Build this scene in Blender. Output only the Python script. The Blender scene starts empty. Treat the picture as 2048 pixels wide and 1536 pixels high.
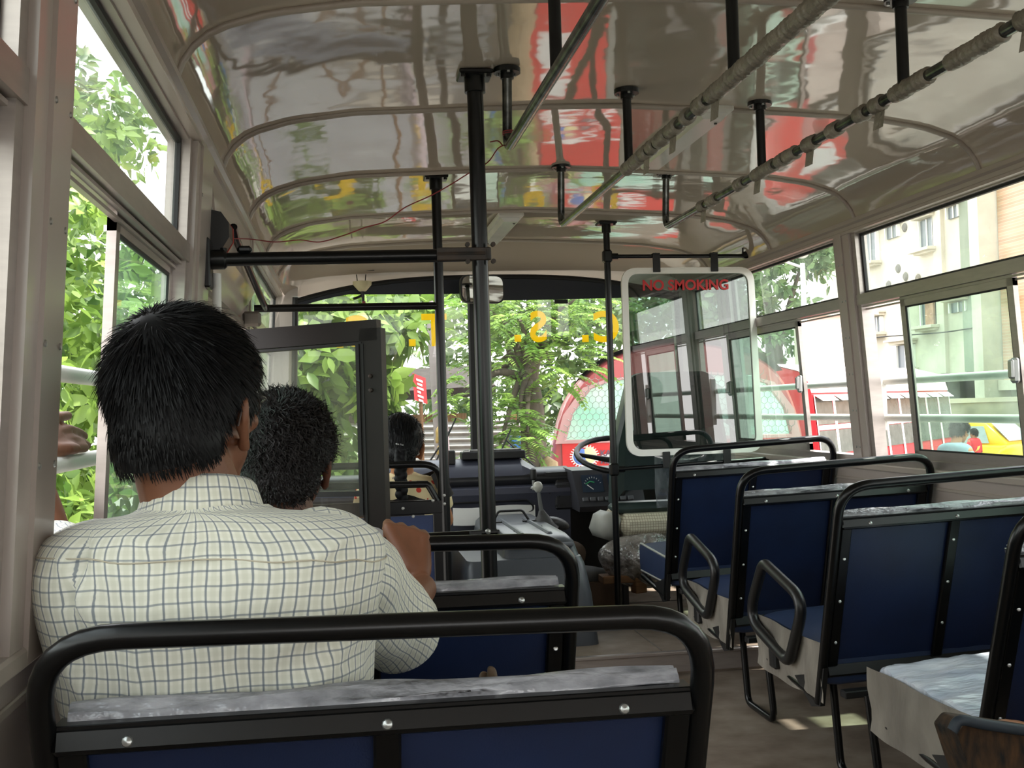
import bpy, math, random
import numpy as np
from mathutils import Vector, Matrix, Euler, Quaternion

sc = bpy.context.scene
COL = sc.collection
R = math.radians
# ------------------------------------------------------------------ camera, sky, sun, exposure
# X to the right, Y to the front of the bus, Z up; z = 0 is the bus floor, the street is at z = -1.1
YAW, PITCH, ROLL, FPX = 0.1517, 0.0217, -0.0305, 2200.0
CAM = np.array([-0.796, 0.0, 1.07])
_f = np.array([math.sin(YAW)*math.cos(PITCH), math.cos(YAW)*math.cos(PITCH), math.sin(PITCH)])
_r0 = np.array([math.cos(YAW), -math.sin(YAW), 0.0]); _u0 = np.cross(_r0, _f)
_r = math.cos(ROLL)*_r0 + math.sin(ROLL)*_u0
_u = -math.sin(ROLL)*_r0 + math.cos(ROLL)*_u0
cam_d = bpy.data.cameras.new('camera'); cam = bpy.data.objects.new('camera', cam_d); COL.objects.link(cam)
cam_d.sensor_width = 36.0; cam_d.lens = FPX/2048*36.0; cam_d.clip_start = 0.03; cam_d.clip_end = 400
M = Matrix.Identity(4)
for i in range(3):
    M[i][0], M[i][1], M[i][2], M[i][3] = _r[i], _u[i], -_f[i], CAM[i]
cam.matrix_world = M
sc.camera = cam

world = bpy.data.worlds.new('sky'); sc.world = world; world.use_nodes = True
wn = world.node_tree.nodes; wl = world.node_tree.links; wn.clear()
wo = wn.new('ShaderNodeOutputWorld'); wb = wn.new('ShaderNodeBackground')
wtc = wn.new('ShaderNodeTexCoord'); wsep = wn.new('ShaderNodeSeparateXYZ'); wr = wn.new('ShaderNodeValToRGB')
wl.new(wtc.outputs['Generated'], wsep.inputs[0]); wl.new(wsep.outputs['Z'], wr.inputs[0])
wr.color_ramp.elements[0].position = 0.0; wr.color_ramp.elements[0].color = (1.0, 0.98, 0.95, 1)
wr.color_ramp.elements[1].position = 0.9; wr.color_ramp.elements[1].color = (0.87, 0.93, 1.0, 1)
wl.new(wr.outputs[0], wb.inputs['Color']); wb.inputs['Strength'].default_value = 3.4
wl.new(wb.outputs[0], wo.inputs[0])
sun_d = bpy.data.lights.new('sun', 'SUN'); sun = bpy.data.objects.new('sun', sun_d); COL.objects.link(sun)
sun_d.energy = 7.0; sun_d.angle = R(1.5); sun_d.color = (1.0, 0.95, 0.86)
sun.rotation_euler = Vector((-0.31, 0.12, -0.95)).to_track_quat('-Z', 'Y').to_euler()   # high, from the right
vs = sc.view_settings
vs.view_transform = 'Standard'; vs.look = 'None'; vs.gamma = 1.0; vs.use_curve_mapping = False
vs.exposure = 0.45
sc.cycles.max_bounces = 10; sc.cycles.diffuse_bounces = 5; sc.cycles.glossy_bounces = 4
sc.cycles.transparent_max_bounces = 24; sc.cycles.transmission_bounces = 4
sc.cycles.caustics_reflective = False; sc.cycles.caustics_refractive = False
sc.cycles.sample_clamp_indirect = 6.0

# ------------------------------------------------------------------ helpers
rng = np.random.default_rng(7); random.seed(7)
def S(*c):                                   # sRGB 0-255 -> linear
    if len(c) == 1: c = (c[0],)*3
    return tuple(((x/255)/12.92 if x/255 <= 0.04045 else ((x/255+0.055)/1.055)**2.4) for x in c)
def ray(px, py): return _f + (px-1024)/FPX*_r - (py-768)/FPX*_u
def AY(px, py, Y): d = ray(px, py); return CAM + d*(Y/d[1])
def AX(px, py, X): d = ray(px, py); return CAM + d*((X-CAM[0])/d[0])
def AZ(px, py, Z): d = ray(px, py); return CAM + d*((Z-CAM[2])/d[2])

def pm(name, col, rough=0.5, metal=0.0, var=0.0, vscale=8.0, bump=0.0, bscale=40.0, coat=0.0, spec=0.5, col2=None,
       trans=0.0, ior=1.5, bdist=0.02, sheen=0.0, stretch=None, detail=4.0):
    m = bpy.data.materials.new(name); m.use_nodes = True
    nt = m.node_tree; b = nt.nodes['Principled BSDF']
    b.inputs['Roughness'].default_value = rough; b.inputs['Metallic'].default_value = metal
    b.inputs['Coat Weight'].default_value = coat; b.inputs['Coat Roughness'].default_value = 0.06
    b.inputs['Specular IOR Level'].default_value = spec; b.inputs['IOR'].default_value = ior
    b.inputs['Transmission Weight'].default_value = trans; b.inputs['Sheen Weight'].default_value = sheen
    c = tuple(col)[:3] + (1,)
    b.inputs['Base Color'].default_value = c
    tc = nt.nodes.new('ShaderNodeTexCoord'); src = tc.outputs['Object']
    if stretch:
        mp = nt.nodes.new('ShaderNodeMapping'); mp.inputs['Scale'].default_value = stretch
        nt.links.new(src, mp.inputs[0]); src = mp.outputs[0]
    if var > 0 or col2 is not None:
        n = nt.nodes.new('ShaderNodeTexNoise'); n.inputs['Scale'].default_value = vscale; n.inputs['Detail'].default_value = detail
        nt.links.new(src, n.inputs['Vector'])
        r = nt.nodes.new('ShaderNodeValToRGB'); r.color_ramp.elements[0].position = 0.32; r.color_ramp.elements[1].position = 0.68
        if col2 is None: col2 = tuple(x*(1-var) for x in c[:3])
        r.color_ramp.elements[0].color = tuple(col2)[:3] + (1,); r.color_ramp.elements[1].color = c
        nt.links.new(n.outputs['Fac'], r.inputs[0]); nt.links.new(r.outputs[0], b.inputs['Base Color'])
    if bump > 0:
        n2 = nt.nodes.new('ShaderNodeTexNoise'); n2.inputs['Scale'].default_value = bscale; n2.inputs['Detail'].default_value = 3.0
        nt.links.new(src, n2.inputs['Vector'])
        bp = nt.nodes.new('ShaderNodeBump'); bp.inputs['Strength'].default_value = bump; bp.inputs['Distance'].default_value = bdist
        nt.links.new(n2.outputs['Fac'], bp.inputs['Height']); nt.links.new(bp.outputs[0], b.inputs['Normal'])
    return m
def glass(name, tint, refl=1.0, dirt=0.04, dcol=(0.8, 0.85, 0.8), dscale=6.0):
    m = bpy.data.materials.new(name); m.use_nodes = True; nt = m.node_tree; nt.nodes.clear()
    o = nt.nodes.new('ShaderNodeOutputMaterial'); t = nt.nodes.new('ShaderNodeBsdfTransparent'); t.inputs[0].default_value = tuple(tint)+(1,)
    g = nt.nodes.new('ShaderNodeBsdfGlossy'); g.inputs['Roughness'].default_value = 0.0
    lw = nt.nodes.new('ShaderNodeLayerWeight'); lw.inputs['Blend'].default_value = 0.5
    pw = nt.nodes.new('ShaderNodeMath'); pw.operation = 'POWER'; pw.inputs[1].default_value = 4.5; nt.links.new(lw.outputs['Facing'], pw.inputs[0])
    mu = nt.nodes.new('ShaderNodeMath'); mu.operation = 'MULTIPLY_ADD'; mu.inputs[1].default_value = .8; mu.inputs[2].default_value = .065*refl; mu.use_clamp = True
    nt.links.new(pw.outputs[0], mu.inputs[0])
    mx = nt.nodes.new('ShaderNodeMixShader'); nt.links.new(mu.outputs[0], mx.inputs[0]); nt.links.new(t.outputs[0], mx.inputs[1]); nt.links.new(g.outputs[0], mx.inputs[2])
    d = nt.nodes.new('ShaderNodeBsdfDiffuse'); d.inputs[0].default_value = tuple(dcol)+(1,)
    tr = nt.nodes.new('ShaderNodeBsdfTranslucent'); tr.inputs[0].default_value = tuple(dcol)+(1,)
    ad = nt.nodes.new('ShaderNodeMixShader'); ad.inputs[0].default_value = 0.5; nt.links.new(d.outputs[0], ad.inputs[1]); nt.links.new(tr.outputs[0], ad.inputs[2])
    tc = nt.nodes.new('ShaderNodeTexCoord'); mp = nt.nodes.new('ShaderNodeMapping'); mp.inputs['Scale'].default_value = (1, 1, 0.3)
    n = nt.nodes.new('ShaderNodeTexNoise'); n.inputs['Scale'].default_value = dscale; n.inputs['Detail'].default_value = 5
    nt.links.new(tc.outputs['Object'], mp.inputs[0]); nt.links.new(mp.outputs[0], n.inputs['Vector'])
    mr = nt.nodes.new('ShaderNodeMapRange'); mr.inputs['From Min'].default_value = 0.4; mr.inputs['From Max'].default_value = 0.75
    mr.inputs['To Min'].default_value = dirt*0.3; mr.inputs['To Max'].default_value = dirt*1.6
    nt.links.new(n.outputs['Fac'], mr.inputs[0])
    m2 = nt.nodes.new('ShaderNodeMixShader'); nt.links.new(mr.outputs[0], m2.inputs[0]); nt.links.new(mx.outputs[0], m2.inputs[1]); nt.links.new(ad.outputs[0], m2.inputs[2])
    nt.links.new(m2.outputs[0], o.inputs[0])
    return m

def film_mat(name, col):                       # thin coloured film, lit from either side
    m = bpy.data.materials.new(name); m.use_nodes = True; nt = m.node_tree; nt.nodes.clear()
    o = nt.nodes.new('ShaderNodeOutputMaterial'); d = nt.nodes.new('ShaderNodeBsdfDiffuse'); t = nt.nodes.new('ShaderNodeBsdfTranslucent'); x = nt.nodes.new('ShaderNodeMixShader')
    d.inputs[0].default_value = tuple(col)+(1,); t.inputs[0].default_value = tuple(col)+(1,); x.inputs[0].default_value = .55
    nt.links.new(d.outputs[0], x.inputs[1]); nt.links.new(t.outputs[0], x.inputs[2]); nt.links.new(x.outputs[0], o.inputs[0]); return m
class MB:
    def __init__(s): s.v = []; s.f = []; s.n = 0
    def add(s, v, f):
        v = np.asarray(v, float).reshape(-1, 3); s.v.append(v)
        s.f += [tuple(int(i)+s.n for i in q) for q in f]; s.n += len(v); return s
    def box(s, c, size, rot=None, bev=0.0):
        hx, hy, hz = [x/2 for x in size]; b = min(bev, hx*.9, hy*.9, hz*.9)
        if b <= 0:
            v = [(x*hx, y*hy, z*hz) for x in (-1, 1) for y in (-1, 1) for z in (-1, 1)]
            f = [(0,1,3,2),(4,6,7,5),(0,4,5,1),(2,3,7,6),(0,2,6,4),(1,5,7,3)]
        else:
            v = []; idx = {}
            for x in (-1, 1):
                for y in (-1, 1):
                    for z in (-1, 1):
                        for a in range(3):
                            p = [x*(hx-b), y*(hy-b), z*(hz-b)]; p[a] = (x*hx, y*hy, z*hz)[a]
                            idx[(x, y, z, a)] = len(v); v.append(p)
            f = []
            for a in range(3):
                o1, o2 = [(1, 2), (2, 0), (0, 1)][a]
                for sg in (-1, 1):
                    q = []
                    for (u, w) in ((-1,-1),(1,-1),(1,1),(-1,1)):
                        k = [0]*3; k[a] = sg; k[o1] = u; k[o2] = w; q.append(idx[(*k, a)])
                    f.append(tuple(q) if sg > 0 else tuple(q[::-1]))
            for a in range(3):                       # edges along axis a
                o1, o2 = [(1, 2), (2, 0), (0, 1)][a]
                for u in (-1, 1):
                    for w in (-1, 1):
                        k0 = [0]*3; k0[a] = -1; k0[o1] = u; k0[o2] = w; k1 = list(k0); k1[a] = 1
                        q = (idx[(*k0, o1)], idx[(*k1, o1)], idx[(*k1, o2)], idx[(*k0, o2)])
                        f.append(q if u*w < 0 else q[::-1])
            for x in (-1, 1):
                for y in (-1, 1):
                    for z in (-1, 1):
                        q = tuple(idx[(x, y, z, a)] for a in range(3)); f.append(q if x*y*z > 0 else q[::-1])
        v = np.array(v, float)
        if rot is not None: v = v @ np.array(Euler(rot).to_matrix()).T
        return s.add(v + np.array(c), f)
    def tube(s, path, r, n=12, closed=False, cap=True, flat=None):
        P = np.asarray(path, float); m = len(P)
        rr = np.full(m, r) if np.isscalar(r) else np.asarray(r, float)
        T = np.zeros_like(P)
        for i in range(m):
            if closed: a, b = P[(i-1) % m], P[(i+1) % m]
            else: a, b = P[max(i-1, 0)], P[min(i+1, m-1)]
            T[i] = (b-a)/max(np.linalg.norm(b-a), 1e-9)
        ref = np.array([0, 0, 1.]) if abs(T[0][2]) < .9 else np.array([1., 0, 0])
        N = np.cross(T[0], ref); N /= np.linalg.norm(N); V = []
        for i in range(m):
            N = N - T[i]*(N@T[i]); N /= max(np.linalg.norm(N), 1e-9); Bn = np.cross(T[i], N)
            an = np.arange(n)/n*2*math.pi
            V.append(P[i] + rr[i]*(np.outer(np.cos(an), N) + np.outer(np.sin(an), Bn)))
        F = []
        for i in range(m if closed else m-1):
            j = (i+1) % m
            for k in range(n): F.append((i*n+k, i*n+(k+1) % n, j*n+(k+1) % n, j*n+k))
        if cap and not closed:
            F.append(tuple(range(n))[::-1]); F.append(tuple((m-1)*n+k for k in range(n)))
        return s.add(np.concatenate(V), F)
    def cyl(s, a, b, r, n=16, r2=None): return s.tube([a, b], [r, r if r2 is None else r2], n)
    def lathe(s, prof, c=(0, 0, 0), axis=(0, 0, 1), n=24):
        q = Vector((0, 0, 1)).rotation_difference(Vector(axis)).to_matrix(); q = np.array(q); V = []
        for (r_, z) in prof:
            an = np.arange(n)/n*2*math.pi
            V.append(np.stack([r_*np.cos(an), r_*np.sin(an), np.full(n, z)], -1))
        F = []
        for i in range(len(prof)-1):
            for k in range(n): F.append((i*n+k, i*n+(k+1) % n, (i+1)*n+(k+1) % n, (i+1)*n+k))
        if prof[0][0] > 1e-6: F.append(tuple(range(n))[::-1])
        if prof[-1][0] > 1e-6: F.append(tuple((len(prof)-1)*n+k for k in range(n)))
        return s.add(np.concatenate(V) @ q.T + np.array(c), F)
    def ell(s, c, r, rot=None, n=16, m=10):
        V = [(0, 0, -1)]; F = []
        for i in range(1, m):
            t = math.pi*i/m
            for k in range(n): V.append((math.sin(t)*math.cos(2*math.pi*k/n), math.sin(t)*math.sin(2*math.pi*k/n), -math.cos(t)))
        V.append((0, 0, 1)); L = len(V)-1
        for k in range(n): F.append((0, 1+(k+1) % n, 1+k)); F.append((L, L-n+k, L-n+(k+1) % n))
        for i in range(m-2):
            for k in range(n): F.append((1+i*n+k, 1+i*n+(k+1) % n, 1+(i+1)*n+(k+1) % n, 1+(i+1)*n+k))
        V = np.array(V)*np.array(r)
        if rot is not None: V = V @ np.array(Euler(rot).to_matrix()).T
        return s.add(V + np.array(c), F)
    def prism(s, outline, vec):                       # planar 3-D outline swept along vec
        P = np.asarray(outline, float); n = len(P)
        F = [tuple(range(n))[::-1], tuple(range(n, 2*n))] + [(i, (i+1) % n, n+(i+1) % n, n+i) for i in range(n)]
        return s.add(np.concatenate([P, P+np.asarray(vec, float)]), F)
    def grid(s, G, flip=False, wrap=False):
        G = np.asarray(G, float); a, b = G.shape[:2]; F = []
        for i in range(a-1):
            for j in range(b if wrap else b-1):
                q = (i*b+j, i*b+(j+1) % b, (i+1)*b+(j+1) % b, (i+1)*b+j); F.append(q[::-1] if flip else q)
        return s.add(G.reshape(-1, 3), F)
    def verts(s): return np.concatenate(s.v)

ORIG = {}
def tag(o, label=None, cat=None, group=None, kind=None):
    if label: o['label'] = label
    if cat: o['category'] = cat
    if group: o['group'] = group
    if kind: o['kind'] = kind
    return o
def wloc(o):
    p = np.zeros(3)
    while o is not None: p += np.array(o.location); o = o.parent
    return p
def link_mesh(name, me, mat, parent=None, loc=None):
    o = bpy.data.objects.new(name, me); COL.objects.link(o)
    if mat is not None and len(me.materials) == 0: me.materials.append(mat)
    if parent is not None: o.parent = parent
    if loc is not None: o.location = loc
    return o
def build(name, mb, mat, parent=None, smooth=35, label=None, uv=None, at=None):
    """mb holds world coordinates; the object keeps its origin at its parent's, or at `at`"""
    v = mb.verts(); base = wloc(parent) if parent is not None else (np.array(at, float) if at is not None else np.zeros(3))
    me = bpy.data.meshes.new(name); me.from_pydata((v-base).tolist(), [], mb.f); me.update()
    if smooth:
        me.shade_smooth() if hasattr(me, 'shade_smooth') else None
        if smooth < 180: me.set_sharp_from_angle(angle=R(smooth))
    if uv is not None:
        L = me.uv_layers.new(name='UVMap'); vi = np.zeros(len(me.loops), dtype=np.int32); me.loops.foreach_get('vertex_index', vi)
        L.data.foreach_set('uv', np.asarray(uv, np.float32)[vi].ravel())
    o = link_mesh(name, me, mat, parent, None if parent is not None else tuple(base))
    if label: o['label'] = label
    return o
def build_each(name, mb, mat, parent=None, smooth=35):
    """one object for every shape that was added to mb"""
    n = 0; out = []
    for v in mb.v:
        q = MB(); q.add(v, [tuple(i-n for i in f) for f in mb.f if n <= f[0] < n+len(v)]); n += len(v); out.append(build(name, q, mat, parent, smooth))
    return out
def thing(name, label, cat, loc=(0, 0, 0), group=None):
    o = bpy.data.objects.new(name, None); COL.objects.link(o); o.location = loc; o.empty_display_size = .1
    return tag(o, label, cat, group)
def struct(name, mb, mat, smooth=35, label=None, cat=None):
    o = build(name, mb, mat, None, smooth); o['kind'] = 'structure'
    return tag(o, label, cat)
def dup(root, loc, label=None, group=None):
    r = root.copy(); COL.objects.link(r); r.location = loc
    if label: r['label'] = label
    if group: r['group'] = group
    for ch in list(root.children):
        c = ch.copy(); COL.objects.link(c); c.parent = r
        for g in list(ch.children):
            d = g.copy(); COL.objects.link(d); d.parent = c
    return r
def fillet(pts, r, n=6, closed=False):
    P = [np.array(p, float) for p in pts]; out = []; m = len(P)
    for i in range(m):
        if not closed and i in (0, m-1): out.append(P[i]); continue
        a, b, c = P[(i-1) % m], P[i], P[(i+1) % m]
        rr = r[i] if hasattr(r, '__len__') else r
        u = a-b; w = c-b; lu, lw = np.linalg.norm(u), np.linalg.norm(w); u /= lu; w /= lw
        ang = math.acos(max(-1, min(1, float(u@w)))); d = min(rr/math.tan(ang/2), lu*.49, lw*.49) if ang > 1e-3 else 0
        p0, p1 = b+u*d, b+w*d
        for k in range(n+1):
            t = k/n; out.append((1-t)**2*p0 + 2*t*(1-t)*b + t*t*p1)
    return out
def spline(pts, n=8):
    P = [np.array(p, float) for p in pts]; P = [2*P[0]-P[1]] + P + [2*P[-1]-P[-2]]; out = []
    for i in range(1, len(P)-2):
        for k in range(n):
            t = k/n; a, b, c, d = P[i-1:i+3]
            out.append(.5*((2*b)+(-a+c)*t+(2*a-5*b+4*c-d)*t*t+(-a+3*b-3*c+d)*t**3))
    out.append(P[-2]); return out
def vnoise(P, scale, seed=0):                      # cheap smooth noise, -1..1
    P = np.asarray(P, float)*scale; g = np.random.default_rng(seed); o = np.zeros(P.shape[:-1])
    for k in range(5):
        d = g.normal(size=3); d /= np.linalg.norm(d); o += np.sin(P@d*(1+.45*k)+g.uniform(0, 6.28))/(1+.25*k)
    return o/3.2
def text_mb(txt, size, depth, offset=0.0, align='CENTER'):
    cu = bpy.data.curves.new('t', 'FONT'); cu.body = txt; cu.size = size; cu.extrude = depth/2; cu.offset = offset; cu.align_x = align
    ob = bpy.data.objects.new('t', cu); COL.objects.link(ob)
    me = bpy.data.meshes.new_from_object(ob.evaluated_get(bpy.context.evaluated_depsgraph_get()))
    v = np.array([tuple(x.co) for x in me.vertices]); f = [tuple(p.vertices) for p in me.polygons]
    bpy.data.objects.remove(ob); bpy.data.curves.remove(cu); bpy.data.meshes.remove(me)
    return v, f
def put_text(mb, txt, size, depth, origin, ex, ey, offset=0.0, align='CENTER'):
    v, f = text_mb(txt, size, depth, offset, align); ex = np.array(ex, float); ey = np.array(ey, float); ez = np.cross(ex, ey)
    mb.add(np.array(origin) + v[:, :1]*ex + v[:, 1:2]*ey + v[:, 2:3]*ez, f); return mb
def remesh(mb, voxel, smooth_it=4, smooth_f=0.5):
    me = bpy.data.meshes.new('tmp'); me.from_pydata(mb.verts().tolist(), [], mb.f); me.update()
    ob = bpy.data.objects.new('tmp', me); COL.objects.link(ob)
    md = ob.modifiers.new('r', 'REMESH'); md.mode = 'VOXEL'; md.voxel_size = voxel; md.use_smooth_shade = True
    if smooth_it:
        ms = ob.modifiers.new('s', 'SMOOTH'); ms.factor = smooth_f; ms.iterations = smooth_it
    e = bpy.data.meshes.new_from_object(ob.evaluated_get(bpy.context.evaluated_depsgraph_get()))
    out = MB(); v = np.zeros(len(e.vertices)*3, np.float32); e.vertices.foreach_get('co', v)
    out.add(v.reshape(-1, 3), [tuple(p.vertices) for p in e.polygons])
    bpy.data.objects.remove(ob); bpy.data.meshes.remove(me); bpy.data.meshes.remove(e)
    return out

# ------------------------------------------------------------------ materials
CREAM = pm('cream_painted_sheet', S(176, 165, 157), .32, var=.06, vscale=3, spec=.5, coat=.25)
CEIL = pm('glossy_laminate', S(188, 175, 162), .05, var=.04, vscale=1.5, spec=.75, ior=1.7, bump=.07, bscale=2.6, bdist=.05)
TRIM = pm('cream_beading', S(170, 160, 150), .3, var=.08, vscale=10)
ALU = pm('brushed_aluminium', S(176, 167, 161), .32, metal=.55, var=.12, vscale=14, stretch=(1, 1, 6))
RUBBER = pm('black_rubber', S(18, 18, 19), .6, var=.2)
BLACK = pm('black_gloss_paint', S(9, 10, 11), .28, var=.25, vscale=30, spec=.36, bump=.03, bscale=160, bdist=.002)
BLACKM = pm('matt_black_paint', S(22, 22, 23), .5, var=.25, vscale=20)
BLUE = pm('navy_rexine', S(24, 41, 78), .45, var=.18, vscale=5, bump=.12, bscale=420, bdist=.002, col2=S(19, 33, 64))
BLUET = pm('blue_rexine_cushion', S(44, 58, 90), .45, var=.15, vscale=9, bump=.12, bscale=420, bdist=.002)
PIPE = pm('grey_piping', S(176, 178, 172), .5)
FLOOR = pm('worn_floor_board', S(150, 136, 122), .7, var=.3, vscale=7, col2=S(112, 97, 82), bump=.1, bscale=90, bdist=.003)
STEEL = pm('galvanised_bolt', S(176, 178, 176), .3, metal=.8)
RUST = pm('rusty_iron', S(58, 44, 34), .6, var=.5, vscale=26, col2=S(30, 28, 27))
FILM = pm('clear_plastic_film', S(176, 176, 182), .16, var=.35, vscale=24, bump=.55, bscale=34, bdist=.012, spec=.8, col2=S(124, 124, 130), stretch=(1, 2.4, 1))
FILMB = pm('plastic_film_painted_skylight', S(238, 242, 252), .2, var=.2, vscale=7, bump=.5, bscale=14, bdist=.02, spec=.9, col2=S(198, 208, 228), stretch=(.7, 2.2, 1), detail=2.0)  # bluish white of the window skylight is put into this film colour
FILMG = pm('plastic_film_dusty', S(148, 142, 132), .28, var=.3, vscale=11, bump=.4, bscale=13, bdist=.02, col2=S(112, 107, 100), stretch=(1, 1, .4))
DASH = pm('navy_grey_dash', S(70, 72, 86), .42, var=.12, vscale=6)
DASHB = pm('black_dash_top', S(26, 27, 32), .4, var=.15)
FRP = pm('grey_moulded_cover', S(74, 78, 84), .36, var=.12, vscale=8, spec=.5)
WHITE = pm('white_enamel', S(226, 226, 222), .35, var=.05)
PAPER = pm('white_paper', S(240, 240, 238), .7, var=.03)
GREENSEAT = pm('dark_green_vinyl', S(54, 68, 66), .38, var=.15, vscale=8, bump=.1, bscale=18)
GREYVINYL = pm('grey_vinyl', S(150, 150, 142), .5, var=.15)
WOOD = pm('rough_wood', S(120, 84, 50), .7, var=.45, vscale=12, stretch=(.6, 1, 8))
YELLOW = film_mat('yellow_vinyl_lettering', S(255, 231, 62))
REDL = pm('red_vinyl_lettering', S(196, 36, 40), .5)
DIRTYGREY = pm('grey_fitting', S(120, 112, 104), .6, var=.3)
G_CLEAR = glass('clear_window_glass', (.90, .955, .92), 1.0, .10, (.75, .88, .78), 5)
G_GREEN = glass('green_tinted_glass', (.54, .75, .62), 1.0, .16, (.70, .86, .76), 4)
G_WIND = glass('windscreen_glass', (.95, .98, .96), .8, .02)
G_TINT = glass('dark_tinted_glass', (.20, .275, .25), 2.4, .03, (.6, .68, .66), 9)
G_DOOR = glass('dusty_door_glass', (.86, .92, .84), .8, .26, (.72, .78, .64), 5)
FILMC = glass('thin_clear_film', (.80, .84, .84), 1.6, .34, (.82, .86, .88), 16)
# ------------------------------------------------------------------ the bus shell
def W(z): return 1.115 + (1.70-z)*0.065          # inner half width of the body at height z (the sides lean in)
PROF = [(0, 1.925), (.25, 1.919), (.45, 1.911), (.75, 1.897), (.92, 1.872), (1.03, 1.838), (1.075, 1.800), (1.098, 1.765), (1.108, 1.735)]
def ceil_prof(n=49):
    xs = np.array([p[0] for p in PROF]); zs = np.array([p[1] for p in PROF])
    d = np.concatenate([[0], np.cumsum(np.hypot(np.diff(xs), np.diff(zs)))])
    full_x = np.concatenate([-xs[::-1], xs[1:]]); full_z = np.concatenate([zs[::-1], zs[1:]]); fd = np.concatenate([-d[::-1], d[1:]])
    t = np.linspace(-d[-1], d[-1], n); return np.stack([np.interp(t, fd, full_x), np.interp(t, fd, full_z)], -1)
RIBS = [2.21 + .82*k for k in range(-6, 5)]
cp = ceil_prof(61)
ys = np.arange(-2.75, 5.5001, .041); G = []
for y in ys:
    k = (y-2.21)/.82; fr = k-math.floor(k); sag = .012*math.sin(math.pi*fr)**1
    row = []
    for x, z in cp:
        w = max(0, 1-abs(x)/1.06)**.5
        row.append((x, y, z + sag*w*.8 + .0035*vnoise(np.array([x*1.0, y*1.3, 0]), 5.0, 3)*min(1, w*2)))
    G.append(row)
mb = MB(); mb.grid(G, flip=True)
struct('ceiling', mb, CEIL, 180)
# front dome of the roof, from the last rib down to the windscreen header
def dome_row(t):
    row = []
    for x, z in cp:
        xe = x*(1-.045*t**2); ze = 1.805 - .118*(abs(xe)/1.02)**2.6
        row.append((x*(1-t)+xe*t, 5.49+.50*t, z*(1-t**1.6)+min(z, ze)*t**1.6))
    return row
mb = MB(); mb.grid([dome_row(t) for t in np.linspace(0, 1, 14)], flip=True)
struct('trim_1', mb, CEIL, 180)
mb = MB(); mb.grid([[(x, 6.0+s*.06, z-.002) for (x, _, z) in dome_row(1)] for s in (0, 1)], flip=True)
# ceiling battens
for i, y in enumerate(RIBS):
    p = [(x*.999, y, z-.004) for x, z in cp]
    m_ = MB(); m_.tube(p, .0085, 8)
    struct('trim_%d' % (i+2), m_, TRIM, 60)
for s, nm in ((-1, 'left'), (1, 'right')):
    m_ = MB()                                    # header strip between roof edge and windows, with two mouldings
    pr = [(1.106, 1.742), (1.094, 1.738), (1.094, 1.724), (1.104, 1.718), (1.106, 1.705), (1.098, 1.700), (1.098, 1.690), (1.16, 1.688), (1.16, 1.744)]
    m_.prism([(s*x, -2.75, z) for x, z in pr], (0, 8.6, 0)); struct('trim_%d' % (20 if s < 0 else 21), m_, CREAM, 30)
    # lower side panel under the windows
    m_ = MB(); y0, y1 = -2.75, (2.80 if s < 0 else 5.95)
    for a, b in (((y0, y1),) if s > 0 else ((y0, 2.80), (3.92, 5.95))):
        m_.add([(s*W(0), a, -.02), (s*W(.815), a, .815), (s*(W(.815)+.07), a, .815), (s*(W(0)+.07), a, -.30),
                (s*W(0), b, -.02), (s*W(.815), b, .815), (s*(W(.815)+.07), b, .815), (s*(W(0)+.07), b, -.30)],
               [(0, 1, 5, 4), (1, 2, 6, 5), (2, 3, 7, 6), (3, 0, 4, 7), (0, 3, 2, 1), (4, 5, 6, 7)])
    struct('wall_'+nm, m_, CREAM, 20)
    m_ = MB()                                    # sill moulding
    for a, b in (((y0, 2.80), (3.92, 5.9)) if s < 0 else ((y0, 5.9),)):
        m_.box((s*(W(.815)-.006), (a+b)/2, .806), (.022, b-a, .024), None, .004)
        m_.box((s*(W(.74)-.002), (a+b)/2, .752), (.008, b-a, .012), None, .002)
    struct('trim_%d' % (22 if s < 0 else 23), m_, TRIM, 30)
# pillars
def pillar(s, ya, yb, name, z0=.80, z1=1.70):
    m_ = MB(); d = .055
    for (a, b, off) in ((ya, yb, -.012),):
        m_.add([(s*(W(z0)+off), a, z0), (s*(W(z0)+off), b, z0), (s*(W(z0)+d), b, z0), (s*(W(z0)+d), a, z0),
                (s*(W(z1)+off), a, z1), (s*(W(z1)+off), b, z1), (s*(W(z1)+d), b, z1), (s*(W(z1)+d), a, z1)],
               [(0,1,2,3)[::-1], (4,5,6,7), (0,1,5,4), (1,2,6,5), (2,3,7,6), (3,0,4,7)])
    # a raised flange and a few screw heads along its edges
    m_.add([(s*(W(z0)-.018), ya+.05, z0), (s*(W(z0)-.018), yb-.03, z0), (s*W(z0), yb-.03, z0), (s*W(z0), ya+.05, z0),
            (s*(W(z1)-.018), ya+.05, z1), (s*(W(z1)-.018), yb-.03, z1), (s*W(z1), yb-.03, z1), (s*W(z1), ya+.05, z1)],
           [(0,1,5,4), (1,2,6,5), (2,3,7,6), (3,0,4,7)])
    o = struct(name, m_, CREAM, 25)
    for k in range(6):
        z = z0+.08+k*.14
        for y in (ya+.058, yb-.038):
            q = MB(); q.lathe([(.0045, 0), (.0035, .002), (0, .0026)], (s*(W(z)-.018), y, z), (-s, 0, 0), 8)
            build('screw', q, STEEL, o)
    return o
pillar(-1, 1.262, 1.424, 'wall_left_pillar'); pillar(-1, 2.53, 2.80, 'wall_left_door_pillar'); pillar(-1, 3.92, 4.02, 'wall_left_front_pillar')
pillar(-1, -.16, -.02, 'wall_left_back_pillar'); pillar(-1, -1.5, -1.36, 'wall_left_rear_pillar')
pillar(1, 3.91, 4.035, 'wall_right_pillar'); pillar(1, 2.58, 2.70, 'wall_right_middle_pillar'); pillar(1, 1.25, 1.38, 'wall_right_back_pillar')
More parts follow.
